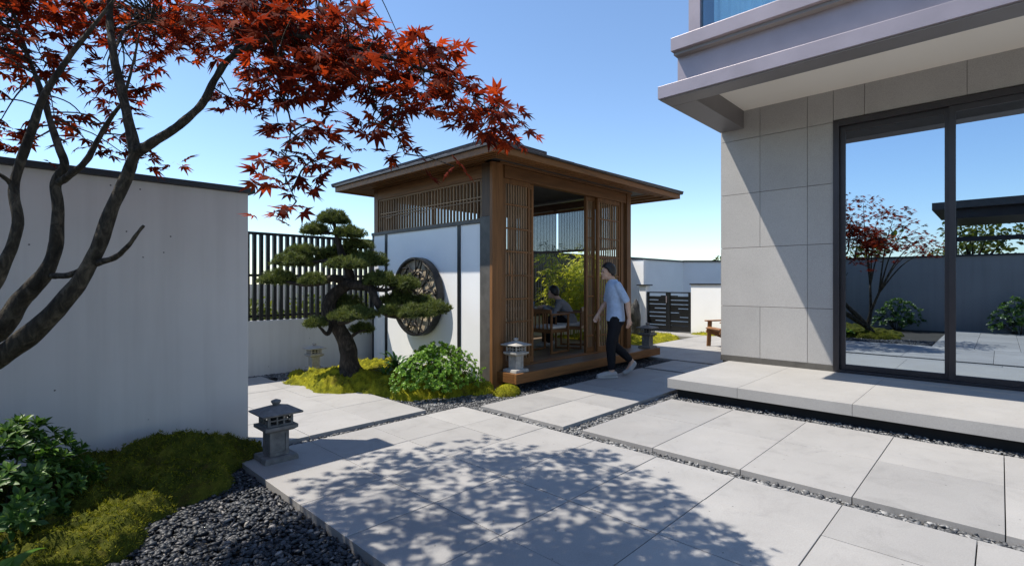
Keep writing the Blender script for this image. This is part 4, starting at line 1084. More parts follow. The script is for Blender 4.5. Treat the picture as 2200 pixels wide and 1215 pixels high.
moss('moss_bed', 'rolling dark green moss between the near wall and the slate chips', [(0.92, 4.38, 0.46, 0.36, 0.25), (0.62, 4.2, 0.28, 0.26, 0.19), (0.55, 4.5, 0.7, 0.36, 0.14), (0.1, 4.35, 0.8, 0.6, 0.10), (1.25, 4.55, 0.42, 0.34, 0.10), (0.84, 4.02, 0.40, 0.24, 0.15), (0.50, 3.92, 0.26, 0.2, 0.13), (0.30, 3.95, 0.6, 0.45, 0.10), (-0.5, 4.1, 0.9, 0.8, 0.10), (0.22, 3.55, 0.42, 0.34, 0.11), (-0.02, 3.15, 0.40, 0.42, 0.07), (-0.35, 3.3, 0.7, 0.7, 0.10), (-0.3, 2.5, 0.55, 0.7, 0.06), (0.40, 3.74, 0.34, 0.22, 0.08), (-1.6, 3.9, 1.2, 1.0, 0.08), (-2.8, 3.8, 1.2, 1.1, 0.08), (-1.6, 2.8, 1.2, 0.9, 0.05)],
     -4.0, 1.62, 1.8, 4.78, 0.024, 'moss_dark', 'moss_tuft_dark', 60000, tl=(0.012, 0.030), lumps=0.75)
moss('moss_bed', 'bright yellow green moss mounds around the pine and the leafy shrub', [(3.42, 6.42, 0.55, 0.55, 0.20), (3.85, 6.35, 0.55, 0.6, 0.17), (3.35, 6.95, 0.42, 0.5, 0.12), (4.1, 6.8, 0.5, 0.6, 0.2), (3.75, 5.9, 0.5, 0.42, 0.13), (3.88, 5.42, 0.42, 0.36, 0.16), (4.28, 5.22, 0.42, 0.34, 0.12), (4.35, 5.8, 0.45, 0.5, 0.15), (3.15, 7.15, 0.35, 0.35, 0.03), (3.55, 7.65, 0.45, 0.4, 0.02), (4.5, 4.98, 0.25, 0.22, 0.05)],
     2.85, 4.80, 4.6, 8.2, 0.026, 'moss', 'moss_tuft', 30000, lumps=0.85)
moss('moss_mound', 'small round moss cushion beside the corner of the timber deck', [(4.66, 4.60, 0.21, 0.17, 0.075)], 4.4, 4.9, 4.4, 4.8, 0.016, 'moss', 'moss_tuft', 2500, lumps=0.2)
moss('moss_bed', 'strip of moss at the foot of the fence beyond the pavilion', [(9.9, 7.4, 1.4, 1.2, 0.08), (11.6, 7.3, 1.5, 1.4, 0.09), (12.2, 6.5, 0.6, 0.6, 0.08), (9.6, 6.3, 0.7, 0.6, 0.06), (11.0, 6.3, 0.9, 0.55, 0.07)], 8.9, 12.7, 5.75, 8.3, 0.06, 'moss', 'moss_tuft', 7000, tl=(0.02, 0.045))
moss('moss_bed', 'patch of moss and gravel at the foot of the white wall by the gate', [(13.5, 5.7, 0.28, 0.6, 0.05)], 13.0, 13.7, 4.9, 6.2, 0.05, 'moss', 'moss_tuft', 1500, tl=(0.02, 0.04))

# ================================================================== SHRUBS
def shrub(label, loc, rx, ry, h, nros, leaf, mat, nobj=0, lw=0.22, per=9, seedstems=14, upb=0.5, z0=0.0):
    r = root('shrub', loc, label, 'shrub')
    V, T = oval_leaf(lw); ms = []; st = MB(); L0 = Vector(loc)
    for i in range(nros):
        a = random.uniform(0, 6.28); u = random.random() ** 0.6
        z = random.uniform(0.12, 1.0); rr = math.sqrt(max(0.02, 1 - (z - 0.25) ** 2 / 0.75 ** 2 if z > 0.25 else 1 - (0.25 - z) * 1.5)) * (0.55 + 0.45 * u)
        k = 1 + 0.18 * math.sin(3 * a + loc[0] * 9) + 0.12 * math.sin(5 * a + loc[1] * 7)
        p = L0 + Vector((rx * k * rr * math.cos(a), ry * k * rr * math.sin(a), z0 + h * z * (1 + 0.12 * math.sin(4 * a))))
        ax = (Vector((math.cos(a) * rr, math.sin(a) * rr, upb + 0.7 * z)) + rv() * 0.25).normalized()
        if i < seedstems * 4 and i % 2 == 0:
            st.tube(catmull([L0 + Vector((0.06 * math.cos(a), 0.06 * math.sin(a), -0.05)), L0.lerp(p, 0.5) + Vector((0, 0, -0.02)), p], 3), [0.009, 0.008, 0.007, 0.006, 0.005, 0.0045, 0.004], 5, 0, False)
        side = ax.orthogonal().normalized(); other = ax.cross(side)
        ph = random.uniform(0, 6.28)
        for q in range(per):
            b = ph + q * 2.4; el = 0.25 + 0.9 * (q / per)
            d = (side * math.cos(b) + other * math.sin(b)) * math.cos(el) + ax * math.sin(el)
            nr = ax * math.cos(el) - (side * math.cos(b) + other * math.sin(b)) * math.sin(el)
            ms.append(mat4(p + ax * 0.012 * q / per, frame_quat(nr + rv() * 0.15, d), (leaf * random.uniform(0.7, 1.15) * (1 - 0.3 * q / per),) * 3))
    st.build('stems', 'maple_bark', r, smooth=True)
    leaf_obj_split(r, V, T, ms, mat, nobj)
    return r
shrub('bright green leafy shrub on the moss in front of the white pavilion wall', (4.02, 5.22, 0.02), 0.52, 0.52, 0.54, 1000, 0.045, 'shrub_leaf', 120, 0.26, 9)
shrub('dark glossy leaved shrub against the foot of the near wall beside the maple trunk', (0.02, 3.97, 0.0), 0.42, 0.40, 0.56, 430, 0.075, 'dark_leaf', 300, 0.18, 10)
shrub('rounded dark shrub further along the near wall beyond the maple', (-1.5, 4.1, 0.0), 0.7, 0.6, 0.8, 150, 0.10, 'dark_leaf', 0, 0.2, 9)
shrub('low bushy shrub by the mirrored boundary wall', (-3.6, 2.3, 0.0), 0.5, 0.6, 0.8, 140, 0.11, 'dark_leaf', 0, 0.2, 9)
shrub('low leafy shrub at the far end of the mirrored boundary wall', (-3.7, -0.4, 0.0), 0.5, 0.7, 0.9, 140, 0.11, 'dark_leaf', 0, 0.2, 9)

def strap(label, loc, n, L, w, mat, name='strap_plant', el=(0.3, 1.3)):
    r = root(name, loc, label, 'plant'); L0 = Vector(loc)
    for i in range(n):
        a = i * 2.4 + random.uniform(-0.2, 0.2); e = random.uniform(*el); l = L * random.uniform(0.75, 1.1)
        d = Vector((math.cos(a), math.sin(a), 0)); sd = Vector((-math.sin(a), math.cos(a), 0)); vs = []; fs = []
        for k in range(8):
            t_ = k / 7; ww = w * math.sin(math.pi * (0.12 + 0.88 * t_) ** 0.8) if k < 7 else 0.001
            p = L0 + d * (l * t_ * math.cos(e) + 0.02) + Vector((0, 0, l * (t_ * math.sin(e) - 0.62 * t_ * t_ * math.cos(e * 0.6))))
            nz = 0.25 * ww
            vs += [p - sd * ww / 2 + Vector((0, 0, nz)), p, p + sd * ww / 2 + Vector((0, 0, nz))]
        for k in range(7):
            fs += [(3 * k, 3 * k + 1, 3 * k + 4, 3 * k + 3), (3 * k + 1, 3 * k + 2, 3 * k + 5, 3 * k + 4)]
        MB().add(vs, fs).build('leaf', mat, r, smooth=True)
    return r
strap('dark arching strap leaved plant between the pine and the round panel', (4.12, 6.30, 0.16), 34, 0.50, 0.045, 'strap_leaf')
strap('small tuft of strap leaves on the moss at the foot of the pine', (3.78, 6.05, 0.13), 22, 0.30, 0.03, 'strap_leaf')
strap('strap leaved tuft on the moss between the leafy shrub and the white wall', (4.45, 5.75, 0.12), 26, 0.40, 0.035, 'strap_leaf')
strap('broad leaved arching plant at the edge of the moss near the slate chips', (-0.02, 3.02, 0.05), 16, 0.42, 0.065, 'shrub_leaf', el=(0.3, 1.0))

# ================================================================== BAMBOO BEHIND THE PAVILION
BV, BT = blade_leaf(0.085, 0.25)
def bamboo(label, loc, ncl, h, nl, spread=0.28):
    r = root('bamboo_plant', loc, label, 'bamboo', 'bamboo beside the far side of the pavilion'); L0 = Vector(loc); ms = []
    for c in range(ncl):
        a = random.uniform(0, 6.28); b = L0 + Vector((random.uniform(-spread, spread), random.uniform(-spread, spread), -0.02))
        hh = h * random.uniform(0.75, 1.1); lean = Vector((math.cos(a), math.sin(a), 0)) * random.uniform(0.05, 0.35)
        pts = []; rad_ = []; nn_ = 11
        for k in range(nn_):
            t_ = k / (nn_ - 1); p = b + Vector((0, 0, hh * t_)) + lean * t_ * t_
            pts.append(p); rad_.append(0.014 * (1 - 0.65 * t_))
        cm = MB(); cm.tube(pts, rad_, 6)
        for k in range(1, nn_ - 1):
            p = pts[k]; cm.tube([p - Vector((0, 0, 0.006)), p + Vector((0, 0, 0.006))], [rad_[k] * 1.3] * 2, 6)
        cm.build('culm', 'bamboo_culm', r)
        for k in range(nl // ncl):
            t_ = random.uniform(0.30, 1.0); p0 = b + Vector((0, 0, hh * t_)) + lean * t_ * t_
            q = random.uniform(0, 6.28); out = Vector((math.cos(q), math.sin(q), 0.35)) * random.uniform(0.05, 0.34)
            p = p0 + out
            for _ in range(4):
                tip = (Vector((out.x, out.y, 0)).normalized() + rv() * 0.6 + Vector((0, 0, -0.35))).normalized()
                ms.append(mat4(p + rv() * 0.03, frame_quat(Vector((0, 0, 1)) + rv() * 0.6, tip), (random.uniform(0.10, 0.19),) * 3))
    W, F = merged(BV, BT, ms)
    ob = link('foliage', npmesh('foliage', W - np.array(L0), F, 'bamboo_leaf'), r, L0); ob['kind'] = 'stuff'
for i, (x, y, h) in enumerate([(9.4, 6.62, 1.75), (9.75, 7.1, 1.95), (10.1, 7.7, 2.3), (10.4, 7.2, 1.75), (10.7, 7.6, 1.9), (11.2, 7.95, 2.2), (10.95, 7.5, 1.7), (9.4, 7.7, 2.35), (11.6, 7.9, 2.0), (9.25, 6.3, 1.4), (9.95, 6.85, 1.5)]):
    bamboo('yellow green bamboo clump seen through the open side of the pavilion', (x, y, 0.0), 4, h, 280)

# upright stone beside the bamboo
rk = root('standing_stone', (11.55, 6.78, 0), 'upright grey garden stone beyond the far pavilion post', 'stone')
bm = bmesh.new(); bmesh.ops.create_icosphere(bm, subdivisions=4, radius=1.0)
for v_ in bm.verts:
    k = 1 + 0.28 * noise.noise(v_.co * 1.6 + Vector((4, 2, 7))) + 0.10 * noise.noise(v_.co * 4.5)
    v_.co = Vector((v_.co.x * 0.17 * k, v_.co.y * 0.16 * k, v_.co.z * 0.52 * k + 0.42))
me = bpy.data.meshes.new('stone_body'); bm.to_mesh(me); bm.free(); me.materials.append(MATS['rock'])
link('stone_body', me, rk, (11.55, 6.78, 0))

# ================================================================== TREES BEYOND THE WALLS
TV, TT_ = oval_leaf(0.3)
def tree(label, loc, h, rad_, nl, leaf=0.16, nb=9, mat='tree_leaf', name='tree', group=None):
    r = root(name, loc, label, 'tree', group); L0 = Vector(loc); tk = MB(); ms = []
    tk.tube(catmull([L0 + Vector((0, 0, -0.1)), L0 + Vector((0.1, 0.05, h * 0.3)), L0 + Vector((0.0, 0.12, h * 0.62)), L0 + Vector((0.1, 0, h * 0.85))], 5), [0.05 * h * (1 - 0.045 * q) * 0.5 for q in range(16)], 9, 0.12)
    for i in range(nb):
        a = i * 2.4; z = h * random.uniform(0.5, 0.95); rr = rad_ * random.uniform(0.35, 0.85)
        c = L0 + Vector((rr * math.cos(a), rr * math.sin(a), z))
        tk.tube(catmull([L0 + Vector((0.05, 0.08, h * 0.45)), L0.lerp(c, 0.55) + Vector((0, 0, h * 0.2)), c], 4), [0.03 * h * 0.4 * (1 - 0.09 * q) for q in range(9)], 6, 0, False)
        for _ in range(nl // nb):
            v_ = rv() * (random.random() ** 0.45) * rad_ * 0.42; v_.z *= 0.7
            ms.append(mat4(c + v_, frame_quat(rv() + Vector((0, 0, 0.8)), rv() + v_.normalized()), (leaf * random.uniform(0.6, 1.2),) * 3))
    tk.build('trunk', 'maple_bark', r, smooth=True)
    W, F = merged(TV, TT_, ms)
    link('crown', npmesh('crown', W - np.array(L0), F, mat), r, L0)
p = P(1545, 600, 26); tree('small green tree showing above the far shaded wall', (p.x, p.y, 0), 2.75, 0.75, 900, 0.13)
for i in range(13):
    x = 0.2 + i * 1.25
    tree('bushy green tree growing beyond the slatted fence', (x, 9.9 + 0.5 * math.sin(i * 2.1), 0), 1.15 + 0.12 * math.sin(i * 1.7), 0.8, 650, 0.13, 8, group='hedge trees beyond the fence')
# things mirrored in the door: porch roof and trees beyond the boundary wall
pr = root('porch', (-6.5, 0.3, 0), 'dark flat roofed porch on posts beyond the mirrored boundary wall', 'porch')
MB().box(-9.0, -5.3, -7.0, 1.6, 3.75, 3.98).build('roof', 'roof_metal', pr)
MB().box(-8.6, -5.6, -6.7, 1.3, 3.45, 3.75).build('beam', 'frame_metal', pr)
for y in (1.1, -1.2, -3.5): box('post', 'frame_metal', pr, -5.85, -5.65, y - 0.1, y + 0.1, -0.08, 3.45)
box('cross_beam', 'frame_metal', pr, -5.82, -5.68, -6.7, 1.0, 2.72, 2.86)
for i, (x, y, h) in enumerate([(-11.5, -2.5, 4.6), (-12, 0.8, 4.2), (-11, -5.5, 4.8), (-10.5, 4.5, 3.6), (-13, 8, 3.4)]):
    tree('leafy tree beyond the mirrored boundary wall', (x, y, 0), h, 1.6, 1000, 0.2, group='trees beyond the boundary wall')
# ================================================================== FURNITURE IN THE PAVILION
def armchair(label, loc, rz):
    r = root('armchair', (0, 0, 0), label, 'chair', 'armchairs in the pavilion')
    for s in (-1, 1):
        y = s * 0.27
        f_ = MB(); 
        f_.box(-0.25, -0.215, y - 0.016, y + 0.016, 0.0, 0.655); f_.box(0.215, 0.25, y - 0.016, y + 0.016, 0.0, 0.655)
        f_.box(-0.215, 0.215, y - 0.016, y + 0.016, 0.0, 0.034)
        fo = f_.build('side_frame', 'wood_z', r, 0.004)
        box('armrest', 'wood_x', r, -0.26, 0.26, y - 0.022, y + 0.022, 0.655, 0.685, 0.006)
    for s in (-1, 1):
        box('seat_rail', 'wood_x', r, -0.214, 0.214, s * 0.254 - 0.012 - (0.012 if s > 0 else -0.012), s * 0.254 + 0.012 - (0.012 if s > 0 else -0.012), 0.35, 0.41, 0.003)
        box('seat_rail', 'wood_y', r, s * 0.225 - 0.012, s * 0.225 + 0.012, -0.253, 0.253, 0.35, 0.41, 0.003)
    cu_ = MB(); cu_.box(-0.225, 0.235, -0.235, 0.235, 0.412, 0.465); o = cu_.build('cushion', 'cushion', r, 0.022, seg=4)
    box('back_rail', 'wood_y', r, -0.255, -0.22, -0.27, 0.27, 0.686, 0.76, 0.008)
    for k in range(5): box('back_slat', 'wood_z', r, -0.246, -0.23, -0.18 + k * 0.09 - 0.012, -0.18 + k * 0.09 + 0.012, 0.41, 0.687, 0.003)
    r.location = loc; r.rotation_euler = (0, 0, rz); WO[r.name] = Vector(loc); return r
armchair('empty wooden armchair with pale cushion on the deck near the open screens', (6.93, 5.80, DK + 0.001), 0.0)
armchair('wooden armchair with the seated person in it', (7.72, 5.90, DK + 0.001), R(118))
tb = root('tea_table', (6.95, 6.75, DK), 'dark timber tea table inside the pavilion', 'table')
box('tabletop', 'dark_wood_x', tb, 6.20, 7.66, 6.34, 7.16, DK + 0.68, DK + 0.725, 0.006)
box('apron', 'dark_wood_x', tb, 6.28, 7.58, 6.41, 6.44, DK + 0.58, DK + 0.68); box('apron', 'dark_wood_x', tb, 6.28, 7.58, 7.06, 7.09, DK + 0.58, DK + 0.68)
for x in (6.26, 7.53):
    for y in (6.39, 7.05): box('leg', 'dark_wood_z', tb, x, x + 0.07, y, y + 0.07, DK, DK + 0.68, 0.004)
tt = root('tablet', (7.22, 6.55, DK + 0.725), 'small blue screened tablet propped up on the tea table', 'tablet')
ob = MB().bar((7.20, 6.50, DK + 0.728), (7.29, 6.56, DK + 0.87), 0.20, 0.010, up=(-0.5, -0.4, 0.5)).build('case', 'black_plastic', tt)
ob = MB().bar((7.199, 6.492, DK + 0.74), (7.282, 6.548, DK + 0.862), 0.18, 0.004, up=(-0.5, -0.4, 0.5)).build('screen', 'screen_blue', tt)
bk_ = root('papers', (7.45, 6.5, DK + 0.726), 'thin stack of white papers on the corner of the tea table', 'papers')
MB().box(7.36, 7.57, 6.38, 6.53, DK + 0.726, DK + 0.74).build('sheet', 'paper', bk_)
tp = root('tea_pot', (6.75, 6.7, DK + 0.725), 'dark round teapot on the tea table', 'teapot')
MB().lathe(6.75, 6.7, [(0.03, DK + 0.726), (0.06, DK + 0.74), (0.07, DK + 0.77), (0.055, DK + 0.80), (0.03, DK + 0.815), (0.012, DK + 0.825), (0.014, DK + 0.835), (0.003, DK + 0.842)], 16).build('pot_body', 'lantern_stone', tp, smooth=True)
MB().tube([(6.81, 6.7, DK + 0.765), (6.85, 6.7, DK + 0.785), (6.87, 6.7, DK + 0.81)], [0.012, 0.01, 0.007], 8).build('spout', 'lantern_stone', tp)
MB().tube(catmull([(6.69, 6.7, DK + 0.79), (6.65, 6.7, DK + 0.795), (6.645, 6.7, DK + 0.76), (6.685, 6.7, DK + 0.75)], 4), 0.006, 6).build('handle', 'lantern_stone', tp)

# slatted garden chair in the far court
gc = root('garden_chair', (0, 0, 0), 'low slatted wooden garden chair in the far court beside the house corner', 'chair')
for s in (-1, 1):
    y = s * 0.30
    MB().bar((0.36, y, 0), (0.33, y, 0.545), 0.035, 0.09, up=(1, 0, 0)).build('front_leg', 'chair_wood', gc, 0.004)
    MB().bar((0.42, y * 0.93, 0.36), (-0.50, y * 0.93, 0.03), 0.03, 0.10, up=(0, 0, 1)).build('seat_side', 'chair_wood', gc, 0.004)
    MB().bar((-0.22, y, 0), (-0.30, y, 0.60), 0.035, 0.07, up=(1, 0, 0)).build('rear_leg', 'chair_wood', gc, 0.004)
    MB().bar((0.42, y * 1.05, 0.56), (-0.34, y * 1.05, 0.575), 0.12, 0.028).build('armrest', 'chair_wood', gc, 0.008)
for k in range(7):
    t_ = k / 6; x = 0.40 - 0.62 * t_; z = 0.415 - 0.225 * t_
    MB().bar((x, -0.28, z), (x, 0.28, z), 0.085, 0.022, up=(0.34, 0, 1)).build('seat_slat', 'chair_wood', gc, 0.004)
for k in range(6):
    y = -0.225 + k * 0.09; top = 0.98 - 0.10 * abs(k - 2.5) / 2.5
    MB().bar((-0.20, y * 0.9, 0.20), (-0.20 - 0.36 * top, y * 1.15, top), 0.078, 0.020, up=(1, 0, 0.3)).build('back_slat', 'chair_wood', gc, 0.004)
MB().bar((-0.345, -0.30, 0.50), (-0.345, 0.30, 0.50), 0.03, 0.06).build('back_rail', 'chair_wood', gc)
gc.location = (11.22, 4.21, 0.0); gc.rotation_euler = (0, 0, math.atan2(0.62, -0.78)); WO[gc.name] = Vector((11.22, 4.21, 0))

# ================================================================== PEOPLE
def skinmat(name, c):
    t = NT(name); v = t.geo_pos()
    t.col(t.ramp(t.noise(v, 25, 3), [(0.3, tuple(x * 0.9 for x in c)), (0.7, tuple(x * 1.06 for x in c))]))
    t.rough(0.5); t.b.inputs['Subsurface Weight'].default_value = 0.08; t.b.inputs['Subsurface Radius'].default_value = (0.02, 0.01, 0.006)
skinmat('skin', (0.56, 0.35, 0.25))
def cloth(name, c):
    t = NT(name); v = t.geo_pos()
    f1 = t.noise(v, 14, 4, 0.6, 0.8)
    t.col(t.ramp(f1, [(0.3, tuple(x * 0.85 for x in c)), (0.7, tuple(x * 1.08 for x in c))]))
    t.rough(0.9); t.spec(0.15); t.bump(t.mix(0.25, f1, t.noise(v, 300, 2)), 0.5, 0.012)
cloth('blue_shirt', (0.40, 0.50, 0.66)); cloth('grey_shirt', (0.24, 0.24, 0.255)); cloth('black_trousers', (0.014, 0.014, 0.017)); cloth('shoe_fabric', (0.42, 0.40, 0.38))
plain('shoe_sole', (0.5, 0.48, 0.45), 0.7); plain('hair', (0.012, 0.010, 0.009), 0.5, var=0.3, scale=60, bump=0.4)
plain('eye', (0.02, 0.015, 0.012), 0.2, bump=0); plain('lips', (0.36, 0.15, 0.12), 0.5, bump=0)

class Figure:
    """limbs are laid out as tapered tubes and ellipsoids and fused into one surface"""
    def __init__(s, name, label, loc, heading):
        s.o = Vector((loc[0], loc[1], loc[2])); h = Vector((heading[0], heading[1], 0)).normalized()
        s.f = h; s.l = Vector((-h.y, h.x, 0)); s.r = root(name, loc, label, 'person')
    def w(s, p): return s.o + s.f * p[0] + s.l * p[1] + Vector((0, 0, p[2]))
    def ell(s, mb, c, r3, tilt=0.0, n=14, m=10):
        vs = []; fs = []
        for i in range(m + 1):
            th = math.pi * i / m
            for j in range(n):
                a = 2 * math.pi * j / n
                x, y, z = r3[0] * math.sin(th) * math.cos(a), r3[1] * math.sin(th) * math.sin(a), r3[2] * math.cos(th)
                x, z = x * math.cos(tilt) + z * math.sin(tilt), -x * math.sin(tilt) + z * math.cos(tilt)
                vs.append(s.w((c[0] + x, c[1] + y, c[2] + z)))
        for i in range(m):
            for j in range(n): fs.append((i * n + j, i * n + (j + 1) % n, (i + 1) * n + (j + 1) % n, (i + 1) * n + j))
        mb.add(vs, fs)
    def limb(s, mb, pts, rads, n=14):
        c = catmull([np.array([*p, r]) for p, r in zip(pts, rads)], 5)
        mb.tube([s.w(q[:3]) for q in c], [q[3] for q in c], n)
        for p, r in ((pts[0], rads[0]), (pts[-1], rads[-1])): s.ell(mb, p, (r, r, r), n=10, m=8)
    def loft(s, mb, rings, n=20):
        cc = catmull([np.array(r) for r in rings], 4)       # fwd, side, z, half depth, half width
        vs = [s.w((q[0] + q[3] * math.cos(2 * math.pi * j / n), q[1] + q[4] * math.sin(2 * math.pi * j / n), q[2])) for q in cc for j in range(n)]
        k = len(cc)
        fs = [(i * n + j, i * n + (j + 1) % n, (i + 1) * n + (j + 1) % n, (i + 1) * n + j) for i in range(k - 1) for j in range(n)]
        fs += [tuple(range(n))[::-1], tuple(range((k - 1) * n, k * n))]
        mb.add(vs, fs)
    def hand(s, mb, wrist, d, palm_n, curl=0.5, side=1):
        """d: direction of the fingers, palm_n: where the palm faces"""
        d = Vector(d).normalized(); pn_ = Vector(palm_n); pn_ = (pn_ - d * pn_.dot(d)).normalized(); sd = d.cross(pn_)
        W = Vector(wrist)
        s.limb(mb, [W, W + d * 0.045, W + d * 0.085], [0.026, 0.034, 0.032], 10)
        for k, (off, L) in enumerate(((-0.027, 0.062), (-0.009, 0.074), (0.009, 0.070), (0.027, 0.054))):
            b = W + d * 0.085 + sd * off; m_ = b + d * L * 0.5 + pn_ * L * 0.18 * curl; e = m_ + d * L * 0.36 + pn_ * L * 0.45 * curl
            s.limb(mb, [b, m_, e], [0.0095, 0.009, 0.0075], 8)
        b = W + d * 0.035 + sd * 0.028 * side; s.limb(mb, [b, b + d * 0.03 + sd * 0.028 * side + pn_ * 0.012, b + d * 0.062 + sd * 0.034 * side + pn_ * 0.026], [0.012, 0.011, 0.009], 8)
    def fuse(s, mb, name, mat, voxel, smooth=4, clip=None):
        off = s.o; me = mb.mesh(name, mat, off); tmp = bpy.data.objects.new(name, me); col.objects.link(tmp)
        rm_ = tmp.modifiers.new('fuse', 'REMESH'); rm_.mode = 'VOXEL'; rm_.voxel_size = voxel
        if smooth: sm_ = tmp.modifiers.new('soft', 'SMOOTH'); sm_.factor = 0.5; sm_.iterations = smooth
        dg = bpy.context.evaluated_depsgraph_get(); ev = tmp.evaluated_get(dg)
        nm = bpy.data.meshes.new_from_object(ev); bpy.data.objects.remove(tmp)
        nm.name = name; nm.materials.clear(); nm.materials.append(M(mat))
        nm.polygons.foreach_set('use_smooth', [True] * len(nm.polygons))
        return link(name, nm, s.r, off)
    def head(s, mb, c, yaw=0.0, pitch=0.0):
        x, y, z = c
        s.ell(mb, (x, y, z + 0.01), (0.094, 0.074, 0.105), pitch); s.ell(mb, (x + 0.028, y, z - 0.06), (0.062, 0.056, 0.055), pitch)
        s.ell(mb, (x + 0.098, y, z - 0.028), (0.016, 0.013, 0.024), 0.4, 8, 6)                       # nose
        s.ell(mb, (x + 0.086, y, z - 0.072), (0.010, 0.024, 0.010), 0, 8, 6)                          # lips
        s.ell(mb, (x + 0.083, y, z + 0.018), (0.012, 0.05, 0.010), 0, 8, 6)                           # brow
        s.ell(mb, (x + 0.078, y, z - 0.10), (0.02, 0.026, 0.016), 0, 8, 6)                            # chin
        for q in (-1, 1): s.ell(mb, (x - 0.005, y + q * 0.075, z - 0.022), (0.020, 0.009, 0.030), 0, 8, 6)
    def face(s, c, hair_back=0.0):
        x, y, z = c
        for q in (-1, 1):
            e = MB(); s.ell(e, (x + 0.086, y + q * 0.031, z - 0.002), (0.007, 0.013, 0.006), 0, 8, 6); e.build('eye', 'eye', s.r, smooth=True)
        e = MB(); s.ell(e, (x + 0.0915, y, z - 0.072), (0.006, 0.022, 0.006), 0, 8, 6); e.build('lips', 'lips', s.r, smooth=True)
        vs = []; fs = []; n, m = 28, 18
        for i in range(m + 1):
            th = math.pi * 0.78 * i / m
            for j in range(n):
                a = 2 * math.pi * j / n; ca = math.cos(a)
                tmax = math.pi * ((0.60 - 0.31 * ca ** 0.7) if ca > 0 else (0.60 - 0.15 * ca)) * (1 + 0.05 * math.sin(j * 2.3))
                th2 = min(th, tmax)
                k = 1.0 + 0.05 * noise.noise(Vector((math.cos(a) * 4, math.sin(a) * 4, th * 6)))
                vs.append(s.w((x - 0.008 + 0.104 * k * math.sin(th2) * ca, y + 0.086 * k * math.sin(th2) * math.sin(a), z + 0.016 + 0.118 * k * math.cos(th2))))
        for i in range(m):
            for j in range(n): fs.append((i * n + j, i * n + (j + 1) % n, (i + 1) * n + (j + 1) % n, (i + 1) * n + j))
        ob = MB().add(vs, fs).build('hair', 'hair', s.r, smooth=True)
        so_ = ob.modifiers.new('thick', 'SOLIDIFY'); so_.thickness = 0.012; so_.offset = -1

# ---- walking person
G_ = Figure('person', 'person walking past the deck in a pale blue tee shirt and black trousers', (6.53, 4.15, 0.0), (-0.77, 0.64))
b = MB(); HD = (0.115, 0, 1.565)
G_.loft(b, [(0, 0, 0.84, 0.10, 0.15), (0, 0, 0.95, 0.105, 0.155), (0.01, 0, 1.08, 0.092, 0.132), (0.025, 0, 1.24, 0.105, 0.150), (0.03, 0, 1.36, 0.095, 0.165), (0.04, 0, 1.43, 0.06, 0.10)])
G_.limb(b, [(0.04, 0, 1.40), (0.07, 0, 1.47), (0.09, 0, 1.53)], [0.062, 0.055, 0.056])
G_.head(b, HD)
LEGL = [(0.01, 0.085, 0.87), (0.10, 0.09, 0.49), (0.085, 0.09, 0.085)]; LEGR = [(-0.01, -0.085, 0.87), (0.0, -0.09, 0.48), (-0.29, -0.09, 0.20)]
for L_ in (LEGL, LEGR): G_.limb(b, [L_[0], tuple((np.array(L_[0]) * 0.5 + np.array(L_[1]) * 0.5)), L_[1], tuple((np.array(L_[1]) * 0.65 + np.array(L_[2]) * 0.35) + np.array([-0.012, 0, 0])), L_[2]], [0.085, 0.075, 0.055, 0.054, 0.036])
G_.limb(b, [LEGL[2], (0.16, 0.09, 0.05), (0.26, 0.09, 0.035)], [0.036, 0.034, 0.028]); G_.limb(b, [LEGR[2], (-0.235, -0.09, 0.10), (-0.19, -0.09, 0.045)], [0.036, 0.034, 0.028])
ARL = [(0.02, 0.168, 1.37), (-0.10, 0.235, 1.12), (-0.13, 0.235, 0.885)]; ARR = [(0.03, -0.168, 1.37), (0.07, -0.235, 1.12), (0.20, -0.215, 0.93)]
for A_ in (ARL, ARR): G_.limb(b, [A_[0], tuple((np.array(A_[0]) + np.array(A_[1])) / 2), A_[1], tuple((np.array(A_[1]) * 0.6 + np.array(A_[2]) * 0.4)), A_[2]], [0.050, 0.043, 0.036, 0.036, 0.025])
G_.hand(b, ARL[2], (0.08, 0, -1), (0.3, -1, 0), 0.6, 1); G_.hand(b, ARR[2], (0.45, 0, -0.9), (0.2, 1, 0), 0.6, -1)
G_.fuse(b, 'body', 'skin', 0.0065, 5)
sh = MB()
G_.loft(sh, [(0.0, 0, 0.83, 0.135, 0.185), (0.0, 0, 0.90, 0.132, 0.182), (0.005, 0, 1.08, 0.122, 0.165), (0.02, 0, 1.24, 0.130, 0.178), (0.028, 0, 1.36, 0.115, 0.185), (0.04, 0, 1.425, 0.075, 0.115), (0.045, 0, 1.455, 0.066, 0.072)])
for A_ in (ARL, ARR): G_.limb(sh, [A_[0], tuple(np.array(A_[0]) * 0.5 + np.array(A_[1]) * 0.5), tuple(np.array(A_[0]) * 0.12 + np.array(A_[1]) * 0.88)], [0.056, 0.057, 0.055])
G_.fuse(sh, 'shirt', 'blue_shirt', 0.011, 4)
tr_ = MB()
G_.loft(tr_, [(0, 0, 0.78, 0.12, 0.165), (0, 0, 0.88, 0.122, 0.168), (0.0, 0, 0.97, 0.115, 0.160)])
for L_ in (LEGL, LEGR): G_.limb(tr_, [L_[0], tuple(np.array(L_[0]) * 0.5 + np.array(L_[1]) * 0.5), L_[1], tuple(np.array(L_[1]) * 0.5 + np.array(L_[2]) * 0.5), tuple(np.array(L_[1]) * 0.18 + np.array(L_[2]) * 0.82)], [0.102, 0.092, 0.074, 0.066, 0.056])
G_.fuse(tr_, 'trousers', 'black_trousers', 0.011, 4)
